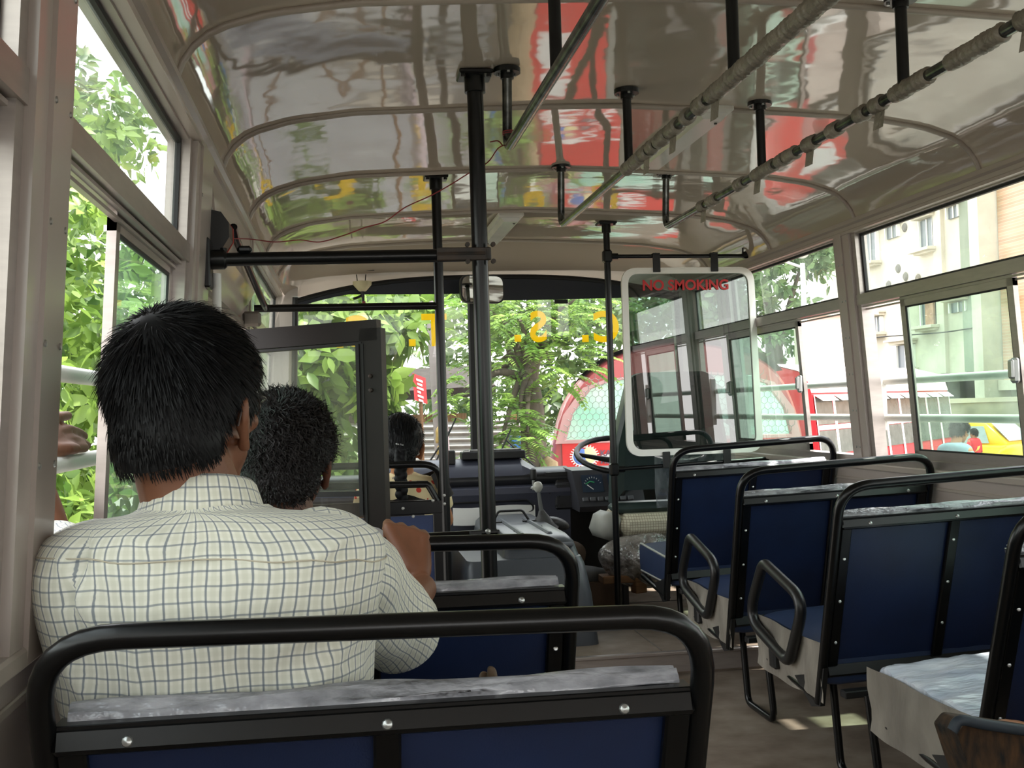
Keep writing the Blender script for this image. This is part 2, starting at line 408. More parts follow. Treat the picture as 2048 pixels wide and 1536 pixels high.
pillar(1, -.16, -.02, 'wall_right_rear_pillar'); pillar(1, -1.5, -1.36, 'wall_right_end_pillar'); pillar(1, 5.30, 5.42, 'wall_right_front_pillar')
# side windows: frame, fixed top pane, mid rail, sliding sashes
def wbar(m_, s, ya, za, yb, zb, wd, dep=.03, off=.02):
    """a bar in the window plane from (ya,za) to (yb,zb); wd wide, dep deep, its inner face off outside the wall line"""
    if abs(zb-za) < 1e-6:
        x0, x1 = W(za-wd/2)+off, W(za+wd/2)+off
        m_.add([(s*x0, ya, za-wd/2), (s*x1, ya, za+wd/2), (s*(x1+dep), ya, za+wd/2), (s*(x0+dep), ya, za-wd/2),
                (s*x0, yb, za-wd/2), (s*x1, yb, za+wd/2), (s*(x1+dep), yb, za+wd/2), (s*(x0+dep), yb, za-wd/2)],
               [(0,1,2,3), (4,5,6,7)[::-1], (0,1,5,4), (1,2,6,5), (2,3,7,6), (3,0,4,7)])
    else:
        x0, x1 = W(za)+off, W(zb)+off
        m_.add([(s*x0, ya-wd/2, za), (s*x0, ya+wd/2, za), (s*(x0+dep), ya+wd/2, za), (s*(x0+dep), ya-wd/2, za),
                (s*x1, yb-wd/2, zb), (s*x1, yb+wd/2, zb), (s*(x1+dep), yb+wd/2, zb), (s*(x1+dep), yb-wd/2, zb)],
               [(0,1,2,3), (4,5,6,7)[::-1], (0,1,5,4), (1,2,6,5), (2,3,7,6), (3,0,4,7)])
def pane(m_, s, ya, yb, z0, z1, off):
    m_.add([(s*(W(z0)+off), ya, z0), (s*(W(z0)+off), yb, z0), (s*(W(z1)+off), yb, z1), (s*(W(z1)+off), ya, z1)], [(0, 1, 2, 3)])
ZB, ZM, ZT = .83, 1.437, 1.695
def side_window(n, s, ya, yb, sashes):
    """sashes: (front edge, rear edge, track offset, glass material, latch end)"""
    f = MB(); w = .03
    wbar(f, s, ya, ZB, yb, ZB, .03, .07, .0); wbar(f, s, ya, ZT+.005, yb, ZT+.005, .03, .05, .004)
    wbar(f, s, ya+w/2, ZB, ya+w/2, ZT, w, .048, .0); wbar(f, s, yb-w/2, ZB, yb-w/2, ZT, w, .048, .0)
    o = struct('window_%d' % n, f, ALU, 25)
    r = MB(); wbar(r, s, ya, ZM, yb, ZM, .040, .055, -.004); wbar(r, s, ya, ZM-.026, yb, ZM-.026, .006, .01, .008); wbar(r, s, ya, ZM-.036, yb, ZM-.036, .006, .01, .02)
    build('mid_rail', r, ALU, o, 25)
    g = MB(); wbar(g, s, ya+w, ZT-.012, yb-w, ZT-.012, .014, .012, .02); wbar(g, s, ya+w, ZM+.026, yb-w, ZM+.026, .010, .012, .02)
    wbar(g, s, ya+w+.005, ZM+.02, ya+w+.005, ZT-.01, .012, .012, .02); wbar(g, s, yb-w-.005, ZM+.02, yb-w-.005, ZT-.01, .012, .012, .02)
    build('rubber_seal', g, RUBBER, o, 25)
    p = MB(); pane(p, s, ya+w, yb-w, ZM+.02, ZT-.01, .028); build('glass_pane', p, G_CLEAR, o, 0)
    for (a, b, off, gm, latch) in sashes:
        q = MB(); t = .030
        wbar(q, s, a, ZB+.03, b, ZB+.03, .034, .016, off); wbar(q, s, a, ZM-.036, b, ZM-.036, .034, .016, off)
        wbar(q, s, a+t/2, ZB+.02, a+t/2, ZM-.03, t, .016, off); wbar(q, s, b-t/2, ZB+.02, b-t/2, ZM-.03, t, .016, off)
        sh = build('sash', q, ALU, o, 25)
        q = MB(); wbar(q, s, a+t+.003, ZB+.045, a+t+.003, ZM-.05, .006, .004, off+.002); wbar(q, s, b-t-.003, ZB+.045, b-t-.003, ZM-.05, .006, .004, off+.002)
        wbar(q, s, a+t, ZB+.05, b-t, ZB+.05, .006, .004, off+.002); wbar(q, s, a+t, ZM-.056, b-t, ZM-.056, .006, .004, off+.002)
        build('seal', q, RUBBER, sh, 25)
        q = MB(); pane(q, s, a+t, b-t, ZB+.045, ZM-.05, off+.006); build('glass_pane', q, gm, sh, 0)
        if latch is not None:
            q = MB(); y = a+t/2 if latch == 'a' else b-t/2; z = 1.135
            q.box((s*(W(z)+off-.010), y, z), (.018, .036, .075), None, .007); q.box((s*(W(z)+off-.022), y, z+.004), (.012, .026, .056), None, .005)
            build('latch', q, STEEL, sh, 30)
    return o
side_window(1, -1, 1.424, 2.53, [(1.895, 2.49, .026, G_GREEN, None)])
side_window(2, -1, -.02, 1.262, [(.02, .55, .012, G_CLEAR, None), (.60, 1.232, .030, G_CLEAR, None)])
side_window(3, -1, -1.36, -.16, [(-1.33, -.55, .012, G_GREEN, None)])
side_window(4, -1, 4.02, 5.90, [(4.05, 4.9, .012, G_CLEAR, None), (4.85, 5.86, .030, G_CLEAR, None)])
side_window(5, 1, 2.70, 3.91, [(2.955, 3.615, .012, G_GREEN, 'a')])
side_window(6, 1, 4.035, 5.30, [(4.50, 5.27, .012, G_GREEN, 'a')])
side_window(7, 1, 1.38, 2.58, [(1.41, 2.0, .012, G_CLEAR, None), (1.96, 2.55, .030, G_GREEN, None)])
side_window(8, 1, -.02, 1.25, [(.02, .65, .012, G_GREEN, None)])
side_window(9, 1, -1.36, -.16, [(-1.33, -.7, .012, G_CLEAR, None)])
side_window(10, 1, 5.42, 5.90, [])
# the door bay on the left: header box over the opening and the open leaf that stands across the aisle side
m_ = MB()
m_.add([(-1.108, 2.80, 1.70), (-1.108, 3.92, 1.70), (-1.095, 3.92, 1.50), (-1.095, 2.80, 1.50), (-1.155, 2.80, 1.395), (-1.155, 3.92, 1.395), (-1.20, 2.80, 1.395), (-1.20, 3.92, 1.395), (-1.20, 2.80, 1.70), (-1.20, 3.92, 1.70)],
       [(0,1,2,3), (3,2,5,4), (4,5,7,6), (6,7,9,8), (8,9,1,0), (0,3,4,6,8), (1,9,7,5,2)])
struct('door_1_header', m_, CREAM, 20)
m_ = MB(); m_.box((-1.15, 3.36, 1.385), (.05, 1.08, .02), None, .004); m_.box((-1.10, 3.84, 1.40), (.06, .05, .05), None, .008); struct('door_1_track', m_, DIRTYGREY, 20)
dr = thing('door_leaf', 'dark framed glass door leaf standing open across the left side behind the curly haired man', 'door', (-.90, 2.90, 0.02))
A, B_ = np.array([-1.105, 3.10]), np.array([-.70, 2.93])           # plan line of the open leaf
def leafpt(u, z, o=0.0):
    d = (B_-A); nrm = np.array([-d[1], d[0]])/np.linalg.norm(d); p = A+d*u+nrm*o; return (p[0], p[1], z)
DTOP0, DTOP1, DBOT = 1.300, 1.312, .10
def leafbar(mb_, u0, z0, u1, z1, w, dep):
    d = np.array([(u1-u0)*np.linalg.norm(B_-A), z1-z0]); d /= np.linalg.norm(d); n_ = np.array([-d[1], d[0]])/1.0; L = np.linalg.norm(B_-A)
    c = []
    for (u, z) in ((u0, z0), (u1, z1)):
        for sg in (-1, 1):
            for o in (-dep/2, dep/2): c.append(leafpt(u+sg*n_[0]*w/2/L, z+sg*n_[1]*w/2, o))
    mb_.add(c, [(0,1,3,2), (4,6,7,5), (0,4,5,1), (2,3,7,6), (0,2,6,4), (1,5,7,3)])
q = MB(); leafbar(q, -.02, DTOP0-.025, 1.0, DTOP1-.025, .055, .035); leafbar(q, .955, DBOT, .955, DTOP1-.02, .062, .035)
leafbar(q, .02, DBOT, .02, DTOP0, .05, .035); leafbar(q, 0, DBOT+.03, 1, DBOT+.03, .06, .035); leafbar(q, 0, .30, 1, .30, .05, .03)
build('door_frame', q, pm('dark_brown_painted_frame', S(34, 27, 26), .45, var=.2, vscale=14, spec=.3), dr, 25)
q = MB(); leafbar(q, .875, .80, .875, DTOP1-.06, .010, .045); leafbar(q, .905, .12, .905, DTOP1-.06, .006, .04); leafbar(q, .06, DTOP0-.058, .90, DTOP1-.058, .006, .04)
build('rubber_seal', q, RUBBER, dr, 25)
q = MB(); q.add([leafpt(.05, .86), leafpt(.89, .86), leafpt(.89, DTOP1-.05), leafpt(.05, DTOP0-.05)], [(0, 1, 2, 3)]); build('glass_pane', q, G_DOOR, dr, 0)
q = MB(); q.add([leafpt(.05, .32), leafpt(.89, .32), leafpt(.89, .845), leafpt(.05, .845)], [(0, 1, 2, 3)]); build('lower_glass_pane', q, glass('dim_door_glass', (.55, .52, .48), 1.0, .35, (.42, .38, .34), 5), dr, 0)
q = MB(); leafbar(q, 0, .855, .92, .855, .014, .03); build('glazing_bar', q, BLACKM, dr, 25)
q = MB()
for z in (1.165, 1.128): q.lathe([(.006, 0), (.005, .008), (0, .010)], leafpt(.955, z, -.0175), (-.39, -.92, 0), 10)
build_each('hinge_bolt', q, RUST, dr)
# ------------------------------------------------------------------ floor
m_ = MB(); m_.box((0, .75, -.02), (2.44, 7.0, .04)); struct('floor', m_, FLOOR, 20)
m_ = MB(); m_.box((0.06, 5.15, .04), (2.32, 1.84, .10)); struct('floor_platform', m_, FLOOR, 20)
m_ = MB(); m_.box((.06, 4.222, .085), (2.3, .03, .014), None, .003); m_.box((.06, 4.224, .045), (2.3, .012, .07)); struct('trim_24', m_, ALU, 20)
m_ = MB()
for x in (-.05, .42): m_.box((x, 5.15, .091), (.004, 1.80, .004))
for y in (4.72, 5.3): m_.box((.06, y, .091), (2.2, .004, .004))
struct('trim_25', m_, DIRTYGREY, 20)
# rear wall of the bus behind the camera
m_ = MB(); m_.box((0, -2.79, .42), (2.44, .06, .84)); m_.box((0, -2.79, 1.82), (2.3, .06, .26))
for x in (-1.06, 1.06): m_.box((x, -2.79, 1.25), (.2, .06, .95))
struct('wall_rear', m_, CREAM, 20)
# ------------------------------------------------------------------ front wall and windscreen
def wsx(x, z=0): return 6.02 - .10*(x/1.05)**2 - (z-.75)*.06     # the screen bows forward and leans back
def wtop(x): return 1.80 - .125*(abs(x)/1.03)**2.6
m_ = MB()
xs = np.linspace(-1.17, 1.17, 25)
m_.grid([[(x, wsx(x, z)+.02, z) for x in xs] for z in (-.3, .2, .70)]); m_.grid([[(x, wsx(x, .7)+.02-d, .70) for x in xs] for d in (0, .08)])
struct('wall_front', m_, CREAM, 30)
m_ = MB()
for s in (-1, 1):                                  # corner posts
    m_.add([(s*1.075, wsx(1.075, .7), .68), (s*1.19, 5.86, .68), (s*1.19, 5.95, .68), (s*1.10, 6.04, .68), (s*1.02, wsx(1.02, 1.7), 1.76), (s*1.13, 5.84, 1.76), (s*1.13, 5.93, 1.76), (s*1.04, 6.0, 1.76)],
           [(0,1,5,4), (1,2,6,5), (2,3,7,6), (3,0,4,7), (0,3,2,1), (4,5,6,7)])
struct('wall_front_post', m_, CREAM, 25)
m_ = MB()                                          # rubber surround, dark sun band and the centre bar
m_.tube([(x, wsx(x, wtop(x))-.0, wtop(x)-.01) for x in np.linspace(-1.04, 1.04, 25)], .014, 8)
m_.tube([(x, wsx(x, .715), .712) for x in np.linspace(-1.07, 1.07, 25)], .013, 8)
for s in (-1, 1): m_.tube([(s*1.075, wsx(1.075, .7), .71), (s*1.035, wsx(1.035, 1.68), 1.685)], .016, 8)
wsn = struct('window_11', m_, RUBBER, 40)
m_ = MB(); m_.grid([[(x, wsx(x, z)-.004, z) for x in np.linspace(-1.04, 1.04, 25)] for z in (0, 1)])
G = []
for k in range(5):
    row = []
    for x in np.linspace(-1.035, 1.04, 31):
        top = wtop(x)-.012; bot = 1.655 + .02*0 - (.0 if x > -.1 else .0)
        bot = 1.66 if x > -.07 else 1.70 - .0*x
        z = top + (min(bot, top-.03)-top)*k/4; row.append((x, wsx(x, z)-.006, z))
    G.append(row)
m_ = MB(); m_.grid(G); build('sun_band', m_, pm('navy_black_sun_band', S(10, 16, 30), .5), wsn, 180)
m_ = MB(); m_.box((.40, wsx(.4, 1.65)-.008, 1.648), (.075, .008, .022)); build('sun_band_tab', m_, RUBBER, wsn, 25)
m_ = MB(); m_.box((-.095, wsx(0, 1.2)-.01, 1.24), (.044, .035, 1.10), (R(3.4), 0, 0), .008); build('center_bar', m_, BLACKM, wsn, 30)
for a, b in ((-1.05, -.10), (-.09, 1.05)):
    m_ = MB(); m_.grid([[(x, wsx(x, z), z) for x in np.linspace(a, b, 12)] for z in np.linspace(.72, 1.69, 6)]); build('glass_pane', m_, G_WIND, wsn, 180)
# lettering stuck on the outside, so it reads backwards from in here:  C. S. T. C.
def letter(ch, pxc, py0, py1, off=.012):
    p = AY(pxc, (py0+py1)/2, 6.0); x, z = p[0], p[2]; h = abs(AY(pxc, py0, 6.0)[2]-AY(pxc, py1, 6.0)[2])
    q = MB()
    if ch == '.': q.box((x, wsx(x, z)+off, z), (h*.95, .003, h))
    else:
        v, f = text_mb(ch, 1.0, .02, .028); w = v[:, 0].max()-v[:, 0].min(); hh = v[:, 1].max()-v[:, 1].min(); c0 = (v[:, :2].max(0)+v[:, :2].min(0))/2; k = h/hh
        q.add(np.stack([x-(v[:, 0]-c0[0])*k*.92, wsx(x, z)+off+v[:, 2]*.05+0*v[:, 0], z+(v[:, 1]-c0[1])*k], -1), f)
    build('letter' if ch != '.' else 'full_stop', q, YELLOW, wsn, 25)
for ch, c, a, b in (('C', 1208, 623, 686), ('.', 1168, 671, 685), ('S', 1075, 622, 685), ('.', 1035, 670, 684), ('T', 868, 628, 693), ('.', 824, 679, 693), ('C', 718, 632, 695), ('.', 680, 683, 697)): letter(ch, c, a, b)
# interior mirror
mr = thing('rear_view_mirror', 'wide rounded rear view mirror hanging at the top of the windscreen behind the thick pole', 'mirror', (-.08, 5.60, 1.68))
q = MB(); o_ = fillet([(-.115, 0, -.07), (.115, 0, -.07), (.115, 0, .075), (-.115, 0, .075)], .045, 6, True)
yw = .10
def mrot(p): x, y, z = p; return (-.08+x*math.cos(yw)-y*math.sin(yw), 5.60+x*math.sin(yw)+y*math.cos(yw), 1.682+z-x*.02)
q.prism([mrot((p[0], -.012, p[2])) for p in o_], np.array(mrot((0, .035, 0)))-np.array(mrot((0, 0, 0)))); build('housing', q, BLACKM, mr, 30)
q = MB(); q.prism([mrot((p[0]*.93, -.014, p[2]*.91)) for p in o_], np.array(mrot((0, .0015, 0)))-np.array(mrot((0, 0, 0)))); build('mirror_face', q, pm('mirror_silver', S(235, 238, 240), .01, metal=1), mr, 30)
q = MB(); q.tube([(-.08, 5.63, 1.75), (-.08, 5.70, 1.84)], .008, 8); build('arm', q, BLACKM, mr)
# wiper arms outside the screen
def wiper(px0, px1, label):
    t = thing('windscreen_wiper', label, 'wiper', tuple(AY(px0[0], px0[1], 6.14)))
    q = MB(); a, b = AY(*px0, 6.12), AY(*px1, 6.07); a = a+(a-b)/(b[2]-a[2])*(a[2]-.68); q.tube([a, b], .0055, 6); build('arm', q, RUBBER, t)
    q = MB(); c = b+(b-a)*.0; q.tube([b+np.array([-.10, .0, -.20]), b, b+np.array([.03, 0, .06])], .005, 6); build('blade', q, RUBBER, t)
wiper((858, 925), (902, 858), 'left wiper arm crossing the peeling pole outside the windscreen')
wiper((1086, 948), (1012, 880), 'right wiper arm outside the windscreen beside the centre bar')
# ------------------------------------------------------------------ seats
def make_seat(name, sg, w, label, group, handle=True, cushion='blue', nbolt=3):
    """origin: aisle corner of the back frame at floor level. sg=+1: seat runs to +x (right side), -1: to -x"""
    t = thing(name, label, 'bus seat', (0, 0, 0), group)
    X = lambda u: sg*u
    r = .0135
    def P(u, y, z): return (X(u), y, z)
    ln = .36                                        # lean: y forward per metre going down
    yb = lambda z: (.745-z)*ln
    q = MB()
    path = fillet([P(0, yb(.22), .22), P(0, yb(.838), .838), P(w, yb(.850), .850), P(w, yb(.30), .30)], [0, .085, .085, 0], 8)
    q.tube(path, r, 12); build('back_frame', q, BLACK, t, 60)
    q = MB()
    q.box(P(w/2, yb(.735)-.002, .735), (w-.02, .020, .027), (R(-20), 0, 0), .004)
    q.box(P(w/2, yb(.748)+.016, .750), (w-.02, .034, .006), None, .001)
    q.box(P(w/2, yb(.315), .315), (w-.02, .022, .036), (R(-20), 0, 0), .004)
    zc = (.735+.325)/2
    for u in (.026, w*.5, w-.026):
        q.box(P(u, yb(zc)-.001, zc), (.030, .014, .40/math.cos(R(20))), (R(20), 0, 0), .003)
    build_each('strut', q, BLACK, t, 30)
    q = MB(); pv = []
    nu, nz = 14, 9
    for i in range(nz):
        z = .325+(.728-.325)*i/(nz-1); row = []
        for k in range(nu):
            u = .03+(w-.06)*k/(nu-1); row.append(P(u, yb(z)+.006+.003*math.sin(3.1*k)*math.sin(2.3*i), z))
        pv.append(row)
    q.grid(pv, flip=sg > 0); build('back_panel', q, BLUE, t, 180)
    q = MB(); zz = (.72+.40)/2                       # padding on the front side, wrapped in film that shows above the strut
    q.box(P(w/2, yb(zz)+.040, zz-.002), (w-.05, .044, .39), (R(20), 0, 0), .022); build('back_cushion', q, BLUET, t, 40)
    q = MB(); G = []
    for i in range(15):
        a = math.pi*i/14; row = []
        for k in range(40):
            u = .02+(w-.04)*k/39; j = .006*vnoise(np.array([u*1.0, a, 0]), 20, 5)
            row.append(P(u, .034-.020*math.cos(a)+j*.5, .750+.017*math.sin(a)+j+.012*(k/39 if sg > 0 else (39-k)/39)*0))
        G.append(row)
    q.grid(G); build('plastic_wrap', q, FILM, t, 180)
    q = MB()
    for f_ in ((.13, .5, .88) if nbolt == 3 else (.2, .8)):
        q.lathe([(.0062, 0), (.005, .003), (.002, .0045), (0, .0046)], P(w*f_, yb(.735)-.0125, .735), (0, -1, .3), 10)
    for z in (.64, .52, .40): 
        q.lathe([(.0048, 0), (.004, .0025), (0, .003)], P(.026, yb(z)-.008, z), (0, -1, .3), 8); q.lathe([(.0048, 0), (.004, .0025), (0, .003)], P(w*.5, yb(z+.03)-.008, z+.03), (0, -1, .3), 8)
    build_each('bolt', q, STEEL, t, 40)
    # cushion
    cy0, cy1, cz0, cz1 = .15, .62, .272, .40
    G = []; nn = 18
    q = MB()
    prof = fillet([(cy0, cz0, 0), (cy1, cz0, 0), (cy1, cz1, 0), (cy0, cz1-.02, 0)], [.02, .03, .045, .02], 5, True)
    if cushion == 'film':                            # crinkled film needs a finer mesh
        nn = 70; pa = np.array(prof+[prof[0]]); dl = np.concatenate([[0], np.cumsum(np.linalg.norm(np.diff(pa, axis=0), axis=1))]); tt = np.linspace(0, dl[-1], 97)[:-1]; prof = np.stack([np.interp(tt, dl, pa[:, k]) for k in range(3)], -1)
    us = np.linspace(.008, w-.02, nn)
    for i, u in enumerate(us):
        e = 1.0; row = []
        for p in prof:
            y, z = p[0], p[1]
            cx = (cy0+cy1)/2; czz = (cz0+cz1)/2; k = .955 if i in (0, nn-1) else 1.0
            dz = .010*math.sin(math.pi*min(max((u)/w, 0), 1))*(z > czz)
            nz_ = 0
            if cushion == 'film': nz_ = .012*(.5-abs(vnoise(np.array([u*.7+y*.45, y*1.5-u*.5, z]), 17, 2)))+.005*(.5-abs(vnoise(np.array([u, y*1.3+u*.6, z]), 38, 6)))
            row.append(P(u, cx+(y-cx)*k, czz+(z-czz)*k+dz+nz_))
        G.append(row)
    q.grid(G, wrap=True, flip=sg > 0); nb = len(prof)
    q.f.append(tuple(range(nb))); q.f.append(tuple((nn-1)*nb+k for k in range(nb)))
    cu = build('seat_cushion', q, FILMB if cushion == 'film' else BLUET, t, 50)
    if cushion == 'blue':
        q = MB(); q.tube([P(.010, p[0], p[1]) for p in fillet([(cy0, cz1-.012, 0), (cy1-.03, cz1+.002, 0), (cy1, cz1-.03, 0)], .03, 5)], .0045, 6); q.tube([P(.010, cy0, cz0+.008), P(.010, cy1-.02, cz0+.008)], .0045, 6)
        build_each('piping', q, PIPE, cu)
    if cushion in ('film_side', 'film'):
        q = MB(); G = []
        for i in range(7):
            v = i/6; row = []
            for k in range(24):
                y = cy0+.0+(cy1-cy0+.01)*k/23; z = cz1-.006-(cz1-cz0+.035)*v
                row.append(P(-.004-.010*vnoise(np.array([y, z, 0]), 22, 8)-.004, y, z+.012*vnoise(np.array([y, 0, 1]), 14, 4)*v))
            G.append(row)
        q.grid(G); build('plastic_side', q, FILMG, cu, 180)
    # base: cushion rail, gusset, loop leg
    q = MB(); q.tube(fillet([P(.004, yb(.235), .225), P(.004, .56, .262), P(.06, .62, .262), P(w-.05, .62, .262)], .03, 5), .0115, 10); build('cushion_rail', q, BLACK, t, 60)
    q = MB(); q.prism([P(-.006, .13, .33), P(-.006, .17, .215), P(-.006, .23, .20), P(-.006, .34, .262), P(-.006, .20, .30)], (X(.014), 0, 0)); build('gusset_plate', q, BLACKM, t, 30)
    for u in (.075, w-.10):
        q = MB(); q.tube(fillet([P(u, .04, .27), P(u, .0, .012), P(u, .24, .012), P(u, .26, .27)], .035, 5), .0115, 10); build('leg', q, BLACK, t, 60)
    q = MB(); q.box(P(w/2, .30, .263), (w-.06, .035, .02), None, .003); q.box(P(w/2, .10, .263), (w-.06, .035, .02), None, .003); build_each('base_bar', q, BLACKM, t, 30)
    if handle:
        q = MB(); pts = [(-.022, .49, .575), (-.022, .195, .505), (-.022, .335, .300), (-.022, .655, .375)]
        q.tube(fillet([P(a, b, c) for a, b, c in pts], [.055, .06, .055, .07], 7, True), .0165, 12, closed=True); build('arm_loop', q, pm('black_moulded_rubber', S(24, 24, 25), .38, var=.1) if 'black_moulded_rubber' not in bpy.data.materials else bpy.data.materials['black_moulded_rubber'], t, 180)
        q = MB(); q.box(P(-.015, .455, .295), (.030, .045, .075), None, .006); build('arm_bracket', q, BLACKM, t, 30)
    return t
def place(t, loc, tilt=0.0):
    t.location = loc; t.rotation_euler = (0, R(tilt), 0); return t
GS = 'right hand side bus seats'; GL = 'left hand side bus seats'
s3 = make_seat('bus_seat', 1, .672, 'navy bus seat with black arm loop, nearest seat with a loop on the right', GS, True, 'film_side')
place(s3, (.500, 2.745, 0), -1.6)
s2 = dup(s3, (.500, 3.473, 0), 'navy bus seat with black arm loop, middle of the three right hand seat backs', GS); s2.rotation_euler = (0, R(-1.6), 0)
s1 = make_seat('bus_seat', 1, .672, 'navy bus seat without arm loop, foremost on the right, behind the no smoking screen', GS, False, 'blue')
place(s1, (.500, 4.215, .045), -1.6)
s4 = make_seat('bus_seat', 1, .672, 'bus seat with crinkled plastic over its cushion, cut by the right edge of the photo', GS, False, 'film')
place(s4, (.500, 1.985, 0), -1.2)
l1 = make_seat('bus_seat', -1, .70, 'nearest bus seat, the one the man in the checked shirt sits on', GL, False, 'blue')
place(l1, (-.415, 1.195, 0), .4)
l2 = make_seat('bus_seat', -1, .70, 'bus seat whose rail the man in the checked shirt grips', GL, False, 'blue')
place(l2, (-.415, 1.905, 0), .4)

# front passenger seat the woman sits on
fs = thing('front_passenger_seat', 'black railed passenger seat at the front left that the woman with the plait sits on', 'bus seat', (-.62, 4.62, .09))
q = MB(); q.tube(fillet([(-.98, 4.60, .30), (-.98, 4.47, .858), (-.415, 4.47, .852), (-.415, 4.60, .30)], .085, 8), .0145, 12); build('back_frame', q, BLACK, fs, 60)
q = MB(); q.box((-.70, 4.60, .47), (.54, .05, .34), (R(14), 0, 0), .02); build('back_cushion', q, BLUET, fs, 40)
q = MB(); q.box((-.70, 4.85, .42), (.54, .46, .11), None, .03); build('seat_cushion', q, BLUET, fs, 40)
for x in (-.94, -.44):
    for y in (4.66, 5.02): 
        q = MB(); q.cyl((x, y, .09), (x, y, .37), .0115, 8); build('leg', q, BLACK, fs, 40)
# ------------------------------------------------------------------ poles, grab bars, partitions
def zceil(x): return float(np.interp(abs(x), [p[0] for p in PROF], [p[1] for p in PROF]))
def pole(x, y, z0, r, label, flange='square'):
    t = thing('grab_pole', label, 'pole', (x, y, z0))
    zt = zceil(x)+.004
    q = MB(); q.cyl((x, y, z0), (x, y, zt), r, 20); build('tube', q, BLACK, t, 40)
    q = MB()
    if flange == 'square': q.box((x, y, zt-.006), (.085, .085, .012), None, .003); q.lathe([(r+.006, -.05), (r+.006, -.008)], (x, y, zt), (0, 0, 1), 20)
    else: q.lathe([(.034, -.009), (.034, 0)], (x, y, zt), (0, 0, 1), 20); q.lathe([(r+.004, -.03), (r+.004, -.008)], (x, y, zt), (0, 0, 1), 20)
    build('ceiling_flange', q, BLACK, t, 30)
    q = MB()
    for sx in (-1, 1): q.lathe([(.006, -.006), (.006, 0)], (x+sx*.032, y-.03, zt-.012), (0, 0, 1), 8)
    build_each('bolt', q, BLACKM, t, 30)
    q = MB(); q.lathe([(r+.022, 0), (r+.022, .008), (r+.003, .012), (r+.003, .03)], (x, y, z0), (0, 0, 1), 20); build('foot_flange', q, BLACK, t, 30)
    return t
P1 = (-.450, 2.73); P2 = (-.448, 3.95); P3 = (.424, 4.95)
pole(*P1, .0, .0205, 'thickest black pole, floor to ceiling beside the left seats, rusty clamp on it')
pole(*P2, .0, .0175, 'black pole left of the thick pole, holding the partition in front of the woman')
pole(*P3, .09, .0150, 'thin black pole beside the driver seat that carries the no smoking screen')
cb = thing('cross_bar', 'upper black bar from the left pillar to the thick pole, rusty right end', 'grab bar', (-.78, 2.73, 1.452))
q = MB(); q.cyl((-1.10, 2.73, 1.450), (-.47, 2.73, 1.456), .0165, 16); build('tube', q, BLACK, cb, 40)
q = MB(); q.box((-1.112, 2.73, 1.44), (.016, .07, .12), None, .004); q.lathe([(.024, 0), (.024, .035), (.019, .04)], (-1.108, 2.73, 1.45), (1, 0, 0), 16); build('wall_bracket', q, BLACK, cb, 30)
q = MB(); q.box((-1.025, 2.73, 1.473), (.035, .03, .018), None, .006); q.lathe([(.008, 0), (.008, .012), (0, .014)], (-1.075, 2.73, 1.466), (0, 0, 1), 8); build_each('weld_lump', q, BLACK, cb, 30)
q = MB(); q.tube([(-.56, 2.705, 1.456), (-.47, 2.703, 1.457), (-.44, 2.703, 1.457)], .004, 6); q.box((-.492, 2.709, 1.456), (.135, .006, .032), None, .002); q.box((-.432, 2.73, 1.457), (.012, .05, .032), None, .003); build('clamp_strap', q, RUST, cb, 30, 'rusty clamp strap')
q = MB()
for dx in (-.034, .03):
    for dz in (-.021, .021): q.lathe([(.006, -.006), (.006, .006)], (P1[0]+dx, 2.703, 1.457+dz), (0, 1, 0), 8)
build_each('bolt', q, RUST, cb)
cb2 = thing('cross_bar', 'lower black bar joining the thick pole just beyond the man with the raised hand', 'grab bar', (-.78, 2.73, .752))
q = MB(); q.cyl((-1.12, 2.73, .752), (-.47, 2.73, .755), .0135, 14); build('tube', q, BLACK, cb2, 40)
q = MB(); q.box((-.462, 2.706, .755), (.075, .008, .03), None, .002); q.box((-.45, 2.73, .755), (.052, .056, .028), None, .006); build('clamp', q, BLACKM, cb2, 30)
q = MB()
for dx, dz in ((-.052, -.008), (-.004, .012), (-.004, -.024)): q.lathe([(.0075, 0), (.006, .005), (0, .007)], (P1[0]+dx, 2.701, .755+dz), (0, -1, 0), 8)
build_each('bolt', q, STEEL, cb2)
pt = thing('door_partition', 'black railed partition with navy panel on the second pole, behind the woman', 'partition', (-.78, 3.95, .09))
q = MB(); q.cyl((-1.10, 3.95, 1.446), (P2[0], 3.95, 1.446), .0135, 14); q.cyl((-1.12, 3.95, .818), (P2[0]-.06, 3.95, .806), .0125, 14)
q.tube(fillet([(P2[0]-.10, 3.95, .808), (P2[0]-.06, 3.95, .806), (P2[0]-.022, 3.95, .735)], .02, 5), .0125, 10); build('rail', q, BLACK, pt, 60)
q = MB(); q.tube(fillet([(-1.09, 3.15, 1.60), (-1.09, 3.2, 1.58), (-1.06, 3.85, 1.452), (-1.06, 3.95, 1.446)], .04, 5), .0115, 10); build('brace', q, BLACK, pt, 60)
q = MB(); q.box((-.785, 3.95, .725), (.66, .024, .05), None, .004); q.box((-.785, 3.95, .12), (.66, .024, .05), None, .004); q.box((P2[0]-.028, 3.95, .42), (.035, .02, .6), None, .003); build_each('panel_frame', q, BLACK, pt, 30)
q = MB(); q.box((-.785, 3.955, .41), (.65, .012, .57)); build('panel', q, BLUE, pt, 30)
q = MB()
for x, z in ((-.60, .725), (-.565, .695), (P2[0]-.045, .748), (P2[0]-.004, .765), (P2[0]-.004, .735)): q.lathe([(.006, 0), (.005, .004), (0, .005)], (x, 3.93, z), (0, -1, 0), 8)
build_each('bolt', q, STEEL, pt)
# white stanchion at the door
st = thing('door_stanchion', 'short white tube under the black wall bracket at the door pillar', 'pole', (-1.10, 2.76, .0))
q = MB(); q.cyl((-1.118, 2.76, .02), (-1.096, 2.76, 1.42), .011, 12); build('tube', q, WHITE, st, 40)
